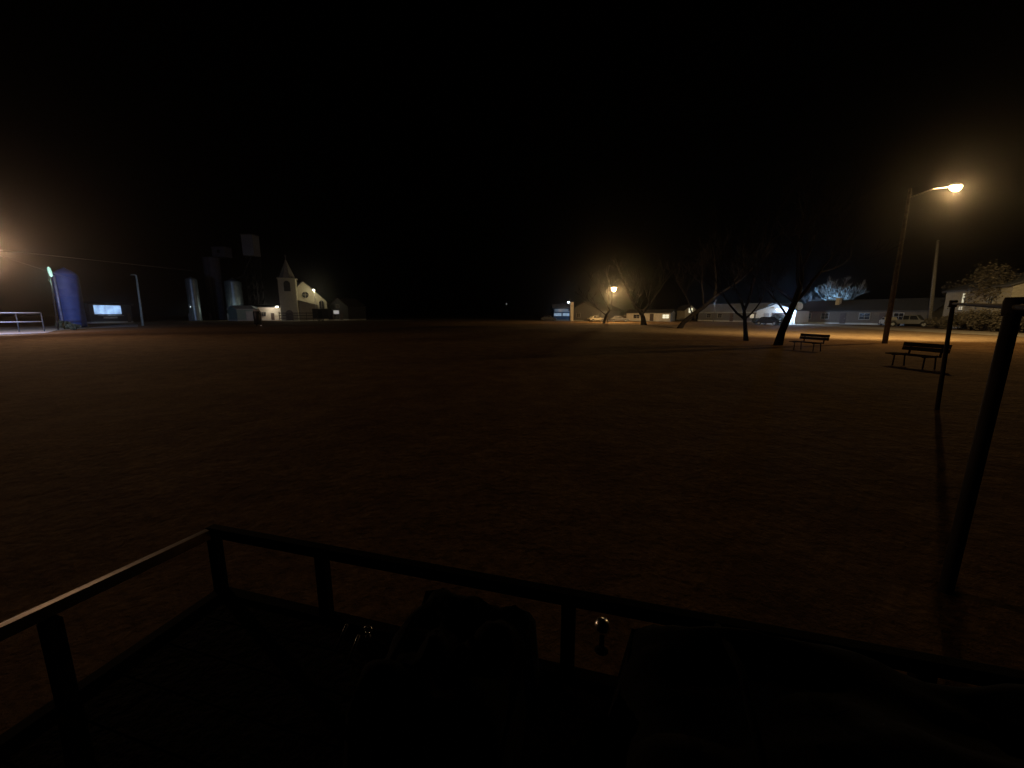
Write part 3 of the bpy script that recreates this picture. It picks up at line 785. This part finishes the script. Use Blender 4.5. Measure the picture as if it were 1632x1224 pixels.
# dark box trailer
A = GD(499, 112); B = GD(523.5, 112)
w = (B - A).length
t = thing('box_trailer', 'dark enclosed box trailer parked in front of the church', 'trailer', ((A + B) / 2).xyz, 0)
MB().box((0, 1.1, 2.05), (w, 2.3, 2.7)).build('body', mat('dark trailer skin', (.015, .015, .017), .6), t, bevel=.05)
MB().box((0, -.09, 2.0), (1.1, .05, 2.2)).build('door', DARKCAR, t)
MB().box((w / 2 + .5, 1.1, .62), (1.1, .12, .12)).build('hitch', DARKMETAL, t)
for xx in (-.5, .5):
    tmp = MB().lathe([(.38, 0), (.38, .24)], 18); q = MB(); q.add(tmp.v, tmp.f, False, Matrix.Translation((xx, .05, .38)) @ Matrix.Rotation(-PI / 2, 4, 'X')); wo = q.build('wheel', RUBBER, t)
    tmp = MB().lathe([(.2, -.015), (.2, .25)], 14); q = MB(); q.add(tmp.v, tmp.f, False, Matrix.Translation((xx, .05, .38)) @ Matrix.Rotation(-PI / 2, 4, 'X')); q.build('rim', STEEL, wo)
MB().box((0, .3, .68), (w - .1, .1, .12)).build('chassis', DARKMETAL, t)
# low cream building with brick end and lamp
A = GD(413, 122); B = GD(462, 130)
mw = house('long_cream_building', 'low cream block building with a lamp on its wall left of the church', 'building', A, B, 8, 3.9, .5, CREAM, ROOF,
      wins=[(-3.2, 1.9, 1.2, 1.1, GLASS)], doors=[(-.6, 1.0, 2.1, TRIM)], over=.2)
wloc = (A + B) / 2
bx = MB().box((3.6, -.06, 2.0), (2.9, .14, 3.5)).build('brick_panel', BRICK, mw)
wl = GV(441, 489, 125.0)
t = thing('wall_lamp', 'very bright lamp on the front of the low cream building', 'lamp', wl, 0)
MB().tube([(0, 1.2, .1), (0, .3, .2), (0, 0, .14)], .03, 6).build('bracket', STEEL, t)
MB().lathe([(.42, .06), (.4, .14), (.12, .22)], 14).build('shade', STEEL, t)
MB().lathe([(.1, -.2), (.33, -.1), (.38, .05)], 14).build('bulb', BULB_P, t)
light(t, (0, -.9, -.35), 190, (1, .86, .66), .15)
# rail fence before it
A = GD(446, 119); B = GD(500, 119)
w = (B - A).length
t = thing('rail_fence', 'pale three rail fence between the cream building and the church', 'fence', ((A + B) / 2).xyz, 0)
n = 6
for i in range(n): MB().box((-w / 2 + w * i / (n - 1), 0, 1.2), (.14, .14, 2.5)).build('post', TANW, t)
for z in (.7, 1.45, 2.2): MB().box((0, -.09, z), (w + .1, .05, .2)).build('rail', TANW, t)
# teal shed and the bins
A = GD(379, 112); B = GD(408, 116)
house('teal_shed', 'low teal metal shed at the foot of the grain bin', 'shed', A, B, 5, 3.2, .9, TEAL, ROOFM,
      wins=[], doors=[(.9, 2.0, 2.6, ROOFM)], over=.25)
def grain_bin(label, u0, u1, vtop, D, m, name='grain_bin', cat='silo', group='grain bins of the elevator', cone=.22, rings=True):
    a = GD(u0, D); b_ = GD(u1, D); c = (a + b_) / 2; rr = (b_.x - a.x) / 2 * c.y / math.hypot(c.x, c.y)
    h = ZA(vtop, D)
    t = thing(name, label, cat, (c.x, c.y + rr, 0), 0, group)
    prof = []; hb = h - rr * cone * 2; n = max(6, int(hb / .45))
    for i in range(n + 1):
        z = hb * i / n
        prof += [(rr, z), (rr * 1.012, z + hb / n * .5)] if i < n else [(rr, z)]
    MB().lathe(prof, 40).build('wall', m, t)
    MB().lathe([(rr * 1.04, hb - .02), (rr * .55, hb + (h - hb) * .55), (rr * .12, h), (rr * .1, h + .25)], 40).build('roof', m, t)
    ld = MB()
    for xx in (-.25, .25): ld.tube([(xx + rr * .3, -rr * 1.03 - .12, .4), (xx + rr * .3, -rr * 1.03 - .12, hb)], .035, 5)
    for i in range(int(hb / .6)): ld.tube([(rr * .3 - .25, -rr * 1.03 - .12, .5 + i * .6), (rr * .3 + .25, -rr * 1.03 - .12, .5 + i * .6)], .022, 4)
    ld.build('ladder', STEEL, t)
    MB().box((-rr * .35, -rr * .97, 1.1), (.9, .25, 2.0)).build('hatch', STEEL, t)
    return t
grain_bin('teal grey grain bin standing alone left of the elevator', 297, 317, 441, 112, BINM)
grain_bin('grain bin with a bright lamp streak beside the teal shed', 355, 384, 443, 122, BINM)
grain_bin('tall dim concrete silo between the two steel bins', 326, 354, 408, 138, mat('old silo concrete', (.1, .095, .105), .9, noise=.2, bump=.2, scale=1), cone=.05)
# headhouse on the silo (x 333..352, 395)
D = 139; a = GV(333, 410, D); b_ = GV(352, 395, D)
t = thing('headhouse', 'small dim box headhouse on top of the tall concrete silo', 'headhouse', (((a.x + b_.x) / 2) , D + 3.4, ZA(408, 138) + .1), 0)
MB().box((0, 0, 1.6), (b_.x - a.x, 3.5, 3.2)).build('wall', mat('old silo concrete', (.2,.19,.2)), t)
MB().box((0, 0, 3.28), (b_.x - a.x + .4, 3.9, .18)).build('roof', ROOFG, t)
MB().box((0, -1.76, 1.8), (.9, .05, 1.0)).build('window', GLASS, t)
# elevator leg tower with lit box on top
D = 130; c = GV(400, 392, D); zt0 = ZA(408, D); zt1 = ZA(375.5, D); hw = 21 / F * D / 2 * .8
t = thing('elevator_leg', 'tall thin lattice elevator leg with a pale box on top', 'grain elevator', (c.x, D, 0), 0)
MB().box((0, 0, (zt0 + zt1) / 2), (hw * 2, 3.4, zt1 - zt0)).build('headhouse', mat('headhouse sheet metal', (.2, .2, .22), .6, .0, kind='corrugated'), t)
MB().box((0, 0, zt1 + .1), (hw * 2 + .4, 3.8, .2)).build('roof', ROOF, t)
lt = MB(); q = 1.5
for sx in (-q, q):
    for sy in (-q, q): lt.tube([(sx, sy, 0), (sx, sy, zt0)], .09, 4)
nb = int(zt0 / 3.0)
for i in range(nb):
    z0_, z1_ = zt0 * i / nb, zt0 * (i + 1) / nb
    for s1 in (-q, q):
        lt.tube([(-q, s1, z0_), (q, s1, z1_)], .05, 4).tube([(q, s1, z0_), (-q, s1, z1_)], .05, 4)
        lt.tube([(s1, -q, z0_), (s1, q, z1_)], .05, 4).tube([(-q, s1, z1_), (q, s1, z1_)], .05, 4)
lt.build('lattice_tower', mat('dark rusty steel', (.03, .025, .022), .8, .3), t)
MB().tube([(0, 0, zt0 + .5), (-3, -.5, zt0 - 6), (-6, -1, ZA(446, 122) + .6)], .2, 8).build('spout', mat('dark rusty steel', (.03, .025, .022)), t)
# dark upright tank with pale cap
p = GD(411.5, 66)
t = thing('upright_tank', 'dark upright fuel tank with pale domed cap before the teal shed', 'tank', (p.x, p.y, 0), 0)
MB().lathe([(.5, .3), (.55, .4), (.55, 2.3), (.5, 2.4)], 20).build('body', mat('black tank steel', (.012, .012, .012), .4, .2), t)
MB().lathe([(.51, 2.4), (.42, 2.62), (.2, 2.78), (.05, 2.82)], 20).build('cap', PIPE, t)
MB().tube([(.56, -.2, 2.3), (.85, -.2, 2.0), (.9, -.2, 1.3), (.75, -.2, .9)], .04, 6).build('hose', PIPE, t)
for k in range(3):
    a = k * 2 * PI / 3 + .5; MB().tube([(.42 * math.cos(a), .42 * math.sin(a), -.1), (.42 * math.cos(a), .42 * math.sin(a), .4)], .05, 6).build('leg', DARKMETAL, t)
MB().lathe([(.12, 0), (.14, .12), (.1, .2)], 10, (.75, -.3, 0)).build('valve', CHROME, t)
# small lamp on the bins
p = GV(303.5, 488.5, 109)
t = thing('wall_lamp', 'small dim lamp low on the lone grain bin', 'lamp', p, 0)
MB().tube([(.3, 1.8, 0), (0, 0, .05)], .03, 6).build('bracket', STEEL, t)
MB().lathe([(.2, 0), (.18, .1), (.05, .16)], 12).build('shade', STEEL, t)
MB().lathe([(.05, -.14), (.15, -.06), (.16, 0)], 12).build('bulb', emit('dim bulb', (.8, .95, .95), 1.2), t)
light(t, (0, -.25, -.3), 20, (.75, .92, 1), .12)
p = GV(373, 484, 117)
t = thing('wall_lamp', 'cool lamp shining on the grain bin left of the teal shed', 'lamp', (GD(373.5, 119).x, 119.6, ZA(490, 118.5)), 0)
MB().tube([(0, 2.6, -.1), (0, .3, .1), (0, 0, .05)], .03, 6).build('bracket', STEEL, t)
MB().lathe([(.2, 0), (.18, .1), (.05, .16)], 12).build('shade', STEEL, t)
MB().lathe([(.05, -.14), (.15, -.06), (.16, 0)], 12).build('bulb', emit('dim bulb', (.8, .95, .95), 1.2), t)
light(t, (0, .2, -.4), 150, (.85, 1, .93), .15)
# lit shop at far left
A = GD(146, 84); B = GD(212, 94)
sh = house('dark_kiosk', 'dark kiosk with one wide bluish lit window at the left', 'kiosk', A, B, 6, 3.9, .5, mat('dark kiosk boards', (.03, .03, .035), .8), ROOF, wins=[], doors=[(4.1, .9, 2.1, TRIM)], over=.5)
kz0, kz1 = ZA(500.5, 90), ZA(487, 90)
f = MB().box((-.9, -.05, (kz0 + kz1) / 2), (6.5, .1, kz1 - kz0 + .15)).build('window', WTRIM, sh)
MB().box((-.9, -.115, (kz0 + kz1) / 2), (6.35, .03, kz1 - kz0)).build('pane', emit('kiosk lit glass', (.36, .6, 1.0), 1.15, .55, .8), f)
MB().box((-.7, -.4, kz0 - .35), (5.4, .7, .08)).build('shelf', PIPE, sh)
MB().box((-.6, -.1, kz0 - .75), (3.2, .16, .35)).build('counter', mat('pale grey board', (.4, .4, .4)), sh)
light(sh, (-.9, -1.6, kz0 + .3), 40, COOL, .3)
# pole with hooked top
pb_ = GD(228, 68); pt_ = GV(217, 438, 68)
t = thing('hooked_pole', 'pale grey unlit lamp post with a short hooked top', 'lamp post', (pb_.x, pb_.y, 0), 0)
dx = pt_.x - pb_.x
MB().tube([(0, 0, -.2), (dx * .5, 0, pt_.z * .5), (dx, 0, pt_.z - .4)], [.17, .15, .13], 12).build('pole', mat('pale green grey paint', (.2, .25, .22), .6), t)
MB().tube([(dx, 0, pt_.z - .42), (dx - .05, 0, pt_.z - .08), (dx - .35, -.05, pt_.z + .02), (dx - .75, -.08, pt_.z - .04)], [.13, .1, .08, .12], 10).build('hook', mat('pale green grey paint', (.2, .25, .22)), t)
# blue silo
D = 58
a = GD(95, D); b_ = GD(137, D); c = (a + b_) / 2; rr = (b_.x - a.x) / 2 * .7; h = ZA(440, D)
t = thing('blue_silo', 'tall glossy blue silo beside the pipe railing', 'silo', (c.x, c.y + rr * .2, 0), 0)
prof = []
for i in range(9):
    z = h * i / 8
    prof += [(rr, z), (rr, z + h / 8 - .06), (rr * 1.004, z + h / 8 - .05), (rr * 1.004, z + h / 8 - .02)] if i < 8 else [(rr, z)]
MB().lathe(prof, 40).build('wall', BLUE, t)
MB().lathe([(rr * 1.01, h), (rr * .85, h + .45), (rr * .5, h + .85), (.2, h + 1.05), (.1, h + 1.2)], 40).build('roof', BLUE, t)
MB().tube([(rr * .1, -rr - .22, .5), (rr * .1, -rr - .22, h)], .12, 8).build('pipe', mat('blue grey pipe', (.3, .33, .45), .4, .3), t)
# mint lamp at its left
g0 = GD(93, 50); g1 = GV(79.5, 433, 50)
t = thing('street_lamp', 'dark post with a mint green lamp beside the blue silo', 'street lamp', (g0.x, g0.y, 0), 0, 'street lamps')
dx = g1.x - g0.x
MB().tube([(0, 0, -.2), (dx * .5, 0, g1.z * .5), (dx * .97, 0, g1.z - .5)], [.1, .09, .07], 10).build('pole', DARKMETAL, t)
tmp = MB().lathe([(.04, -.62), (.14, -.45), (.17, 0), (.14, .42), (.03, .6)], 14)
MB().add([(v.x, v.y, v.z) for v in tmp.v], tmp.f, True, Matrix.Translation((dx, 0, g1.z)) @ Matrix.Rotation(R(-9), 4, 'Y')).build('lantern', BULB_G, t)
light(t, (dx - .3, -.3, g1.z - 1.0), 120, (.5, .9, .8), .2)
# pipe railing
A = G(-60, 532.5); B = G(71, 528.5)
n = 4
t = thing('pipe_railing', 'tall pale two rail pipe railing along the concrete apron', 'railing', (0, 0, 0), 0)
for i in range(n):
    p = A.lerp(B, i / (n - 1)); MB().tube([(p.x, p.y, 0), (p.x, p.y, 2.12)], .05, 8).build('post', mat('grey rail post', (.05, .05, .05)), t)
for z in (1.13, 2.1):
    MB().tube([A + Vector((0, -.08, z)), B + Vector((0, -.08, z))], .055, 8).build('rail', PIPE, t)
# end
shrub('dark_shrub', 'dark shrub at the foot of the blue silo', 'shrub', GD(106, 52), (1.8, 1.3, 1.2), GREENLEAF, 9, 1200, 'dark shrubs', .1)
shrub('dark_shrub', 'smaller dark shrub right of the blue silo', 'shrub', GD(118, 50), (1.2, 1.0, .8), GREENLEAF, 10, 800, 'dark shrubs', .1)
# ground flood light just outside the left edge, lighting the apron and the silo
fp = G(-75, 541)
t = thing('flood_light', 'cool flood light on a short post just outside the left edge', 'flood light', (fp.x, fp.y, 0), 0)
MB().tube([(0, 0, -.2), (0, 0, 3.3)], .06, 10).build('post', DARKMETAL, t)
MB().box((0, .0, 3.45), (.5, .3, .36), R(30)).build('housing', BLACK, t, bevel=.02)
MB().box((-.09, .155, 3.45), (.42, .02, .3), R(30)).build('lens', BULB_C, t)
light(t, (-.1, .6, 3.3), 15000, (.36, .52, 1.0), .15, R(66), 1.0, (Vector((-59, 50, .0)) - Vector((fp.x, fp.y, 3.3))).to_track_quat('-Z', 'Y').to_euler())
# off-frame sodium lamp at the left edge; its glow and rays enter the frame
sl = GV(-42, 389, 40)
street_lamp('wooden pole with a sodium lamp just outside the left edge', GD(-85, 40), sl.z + .6, sl, bulb_m=BULB_W, power=1800, col=(1, .62, .5), r=.16, head_size=(.8, .45), bulb_r=.14)
fl = bpy.data.objects[[o.name for o in bpy.data.objects if o.name.startswith('street_lamp')][-1]]
fl = max([o for o in bpy.data.objects if o.name.startswith('street_lamp')], key=lambda o: -o.location.x)
thr = Vector((22, 10, 0)) - sl
light(fl, sl - Vector((fl.location.x, fl.location.y, 0)) + Vector((0, 0, -.22)), 9500, (1, .57, .27), .14, R(64), 1.0, thr.to_track_quat('-Z', 'Y').to_euler())

# rays fanning from that lamp, added as thin tapered tubes
def ray(label, a, b_, sag, rad=.014):
    pts = []; rads = []
    for i in range(25):
        f_ = i / 24; rads.append(rad * (1 - .75 * f_)); p = Vector(a).lerp(Vector(b_), f_); p.z -= sag * 4 * f_ * (1 - f_); pts.append(p)  # radius thins along the run so the ray fades out
    o = MB().tube(pts, rads, 6).build('lamp_ray', RAY)
    return tag(o, label, 'ray', 'lamp rays added as thin tubes')
s0 = GV(-30, 396, 39.6)
ray('upper thin cable crossing above the mint lamp towards the grain elevator', GV(-33, 395, 39.8), GV(330, 434, 112), .0, .045)
ray('lower thin cable running down to the blue silo top', GV(-33, 397, 39.8), GV(122, 447, 57), .0, .02)

# ------------------------------------------------------------------ FOREGROUND: utility trailer we stand on
ZR, ZD = .895, .55
C0 = G(340, 846, ZR)
R1 = G(1250, 1016, ZR); dR = (R1 - C0).normalized()
dL = Vector((-dR.y, dR.x, 0)); L1 = G(0, 1006, ZR)
dLm = (L1 - C0).normalized()
print('trailer', C0, R1, L1, 'angle', math.degrees(dR.angle(dLm)))
ddL = Vector((dR.y, -dR.x, 0))      # toward camera side, perpendicular
ddL = ddL if ddL.dot(dLm) > 0 else -ddL
rzt = math.atan2(dR.y, dR.x)
t = thing('utility_trailer', 'black utility trailer with low pipe rails in the foreground', 'trailer', (C0.x, C0.y, 0), rzt)
# local frame: +x along far rail, -y toward us
LX = 3.7; LY = 2.15
ly = dLm.copy(); 
MB().box((LX / 2, 0, ZR), (LX + .05, .05, .05)).build('top_rail', BLACK, t, bevel=.007)
q_ = .024; sec = [(.025, -.025), (.025, .025)] + [(-.025 + q_ - q_ * math.sin(k * PI / 16), .025 - q_ + q_ * math.cos(k * PI / 16)) for k in range(9)] + [(-.025, -.025)]
lm = MB(); ns = len(sec)
lvs = [(x, -.03, z) for x, z in sec] + [(x, -LY, z) for x, z in sec]
lm.add(lvs, [tuple(range(ns)), tuple(range(2 * ns - 1, ns - 1, -1))] + [(k, ns + k, ns + (k + 1) % ns, (k + 1) % ns) for k in (0, 1, ns - 2, ns - 1)])
lm.f += [[k, ns + k, ns + k + 1, k + 1] for k in range(2, ns - 2)]; lm.sm += [True] * (ns - 4)
lrail = lm.build('top_rail', mat('bright highlight rail steel', (.8, .74, .7), .3, 1.0, noise=.15, scale=25), t)  # bright steel and rounded outer edge shaped to carry the lamp highlight
lrail.location = (0, 0, ZR)
Aang = math.atan2(dLm.x * dR.x + dLm.y * dR.y, -(dLm.x * -dR.y + dLm.y * dR.x))
lrail.rotation_euler = (0, 0, Aang)
MB().box((LX, -LY / 2 - .03, ZR), (.05, LY, .05)).build('top_rail', BLACK, t, bevel=.007)
def loc_of(u, v, z):
    p = G(u, v, z) - C0; p.z = 0
    return p.dot(dR), p.dot(Vector((-dR.y, dR.x, 0)))
xs_ = [0.0, loc_of(507, 882, ZR)[0], loc_of(905, 962, ZR)[0], loc_of(905, 962, ZR)[0] * 1.62, LX]
print('posts', xs_, loc_of(0, 1006, ZR))
for xx in xs_:
    MB().box((xx, 0, (ZR + ZD) / 2 - .06), (.055, .045, ZR - ZD + .1)).build('rail_post', BLACK, t, bevel=.006)
for yy in (-.62, -1.3, -LY):
    MB().box((0, yy, (ZR + ZD) / 2 - .06), (.045, .055, ZR - ZD + .1)).build('rail_post', BLACK, t, bevel=.006)
    MB().box((LX, yy, (ZR + ZD) / 2 - .06), (.045, .055, ZR - ZD + .1)).build('rail_post', BLACK, t, bevel=.006)
dk = MB()
nb = 13
for i in range(nb):
    wy = LY / nb
    dk.box((LX / 2, -wy * (i + .5), ZD - .02), (LX - .06, wy - .008, .04))
dk.build('deck', DECK, t)
fm = MB().box((LX / 2, .0, ZD - .05), (LX + .06, .05, .12)).box((LX / 2, -LY, ZD - .05), (LX + .06, .05, .12)).box((0, -LY / 2, ZD - .05), (.05, LY - .052, .12)).box((LX, -LY / 2, ZD - .05), (.05, LY - .052, .12))
for i in range(5): fm.box((LX * (i + .5) / 5, -LY / 2, ZD - .10), (.05, LY - .06, .1))
fm.build('chassis', BLACK, t)
for yy in (-.32, -LY + .12):
    tmp = MB().lathe([(.17, 0), (.2, .04), (.2, .16), (.17, .2)], 24); q = MB()
    q.add(tmp.v, tmp.f, True, Matrix.Translation((LX * .5, yy + .1, .20)) @ Matrix.Rotation(PI / 2, 4, 'X')); wo = q.build('wheel', RUBBER, t)
    tmp = MB().lathe([(.11, -.01), (.11, .21)], 16); q = MB(); q.add(tmp.v, tmp.f, False, Matrix.Translation((LX * .5, yy + .1, .20)) @ Matrix.Rotation(PI / 2, 4, 'X')); q.build('rim', STEEL, wo)
# cargo: lumpy bundles under black tarpaulin
def bundle(label, cx, cy, sx, sy, h, seed):
    import mathutils
    vs = []; fs = []; n = 26
    for j in range(n + 1):
        for i in range(n + 1):
            a = (i / n) * 2 - 1; b = (j / n) * 2 - 1
            e = max(0, 1 - max(abs(a), abs(b)) ** 9)
            z = h * e ** .4 * (.84 + .2 * mathutils.noise.noise(Vector((a * 2.3, b * 2.3, seed)))) + .012 * mathutils.noise.noise(Vector((a * 9, b * 9, seed)))
            q = 1 + .05 * mathutils.noise.noise(Vector((a * 3, b * 3, seed + 5)))
            vs.append((a * sx / 2 * q, b * sy / 2 * q, max(0.002, z)))
    for j in range(n):
        for i in range(n):
            fs.append((j * (n + 1) + i, j * (n + 1) + i + 1, (j + 1) * (n + 1) + i + 1, (j + 1) * (n + 1) + i))
    p = C0 + dR * cx + Vector((-dR.y, dR.x, 0)) * cy
    t2 = thing('tarp_bundle', label, 'bundle', (p.x, p.y, ZD), rzt, 'tarp covered bundles on the trailer')
    MB().add(vs, fs, True).build('tarpaulin', TARP, t2)
    MB().tube([(-sx * .28, -sy / 2, .02), (-sx * .28, -sy * .42, h * .82), (-sx * .28, 0, h * .98), (-sx * .28, sy * .42, h * .82), (-sx * .28, sy / 2, .02)], .012, 6).build('tie_cord', mat('black cord', (.008, .008, .008), .95, spec=.03), t2)
    return t2
def xl(u, yl, z):
    lo, hi = 620.0, 1600.0
    for _ in range(50):
        v = (lo + hi) / 2
        if loc_of(u, v, z)[1] > yl: lo = v
        else: hi = v
    return loc_of(u, lo, z)[0]
x1 = xl(622, -.3, ZD + .25); x2 = xl(834, -.3, ZD + .25)
bundle('black tarpaulin bundle against the far rail between the middle posts', (x1 + x2) / 2, -.31, (x2 - x1) * 1.02, .55, .40, 2.0)
x3 = xl(978, -.35, ZD + .25)
bundle('longer black tarpaulin bundle at the right of the trailer', (x3 + LX - .15) / 2, -.35, LX - .12 - x3, .62, .50, 8.0)
# pale ball hitch / reflector glints
def place(u, v, z): return G(u, v, z)
p = place(960, 998, ZD + .12)
t = thing('ball_knob', 'small shiny ball knob standing on the deck by the rail post', 'knob', (p.x, p.y, ZD), 0)
tmp = MB().lathe([(.001, -.036), (.02, -.03), (.032, -.016), (.036, 0), (.032, .016), (.02, .03), (.001, .036)], 18, (0, 0, .12)); tmp.build('ball', CHROME, t)
MB().lathe([(.03, 0), (.012, .02), (.01, .1)], 12).build('stem', BLACK, t)
p = place(586, 1000, ZD + .05)
t = thing('ring_bolt', 'tiny bright ring bolt on the trailer deck near the second post', 'ring bolt', (p.x, p.y, ZD), 0)
MB().tube([(.018 * math.cos(k * PI / 8), 0, .035 + .018 * math.sin(k * PI / 8)) for k in range(17)], .005, 8).build('ring', CHROME, t)
MB().lathe([(.014, 0), (.01, .012), (.006, .02)], 10).build('bolt', STEEL, t)
a = place(536, 1019, ZD + .05); b_ = place(553, 995, ZD + .1); c_ = place(553, 1045, ZD + .05); d_ = place(572, 1012, ZD + .1)
for q0, q1, lb_ in ((a, b_, 'short steel rod leaning on the deck left of the ring bolt'), (c_, d_, 'longer steel rod nearer to us on the trailer deck')):
    q0 = Vector((q0.x, q0.y, ZD + .008))
    tag(MB().tube([q0, q1], .007, 8).build('steel_rod', mat('dull rod steel', (.25, .25, .26), .3, .8)), lb_, 'rod', 'steel rods on the trailer deck')

# ------------------------------------------------------------------ haze, added to stand in for lens glare around the lamps
def haze():
    mb = MB(); mb.box((0, 190, 22.5), (900, 560, 47))
    m = bpy.data.materials.new('glare haze'); m.use_nodes = True
    N = m.node_tree.nodes; L = m.node_tree.links
    for n_ in list(N):
        if n_.type != 'OUTPUT_MATERIAL': N.remove(n_)
    pv = N.new('ShaderNodeVolumePrincipled'); pv.inputs['Color'].default_value = (.9, .9, .95, 1)
    pv.inputs['Density'].default_value = HZ; pv.inputs['Anisotropy'].default_value = .955
    L.new(pv.outputs[0], [n_ for n_ in N if n_.type == 'OUTPUT_MATERIAL'][0].inputs['Volume'])
    o = mb.build('haze', m); tag(o, 'thin glare haze added for the glow around the lamps', 'haze', None, 'stuff')
HZ = 0.00045
haze()

# ------------------------------------------------------------------ world: night sky
w = bpy.data.worlds.new('World'); sc.world = w; w.use_nodes = True
N = w.node_tree.nodes; L = w.node_tree.links
bg = N['Background']
sky = N.new('ShaderNodeTexSky'); sky.sky_type = 'NISHITA'; sky.sun_disc = False
sky.sun_elevation = R(-9); sky.sun_rotation = R(200)
L.new(sky.outputs['Color'], bg.inputs['Color'])
bg.inputs['Strength'].default_value = .02
# ------------------------------------------------------------------ render
sc.view_settings.view_transform = 'Standard'; sc.view_settings.look = 'None'
sc.view_settings.exposure = 0; sc.view_settings.gamma = 1
sc.render.engine = 'CYCLES'
c = sc.cycles
c.use_denoising = True
try: c.denoiser = 'OPENIMAGEDENOISE'
except Exception: pass
c.max_bounces = 4; c.volume_bounces = 0; c.diffuse_bounces = 2; c.glossy_bounces = 2; c.transmission_bounces = 2
c.sample_clamp_indirect = 2.0
c.use_adaptive_sampling = False
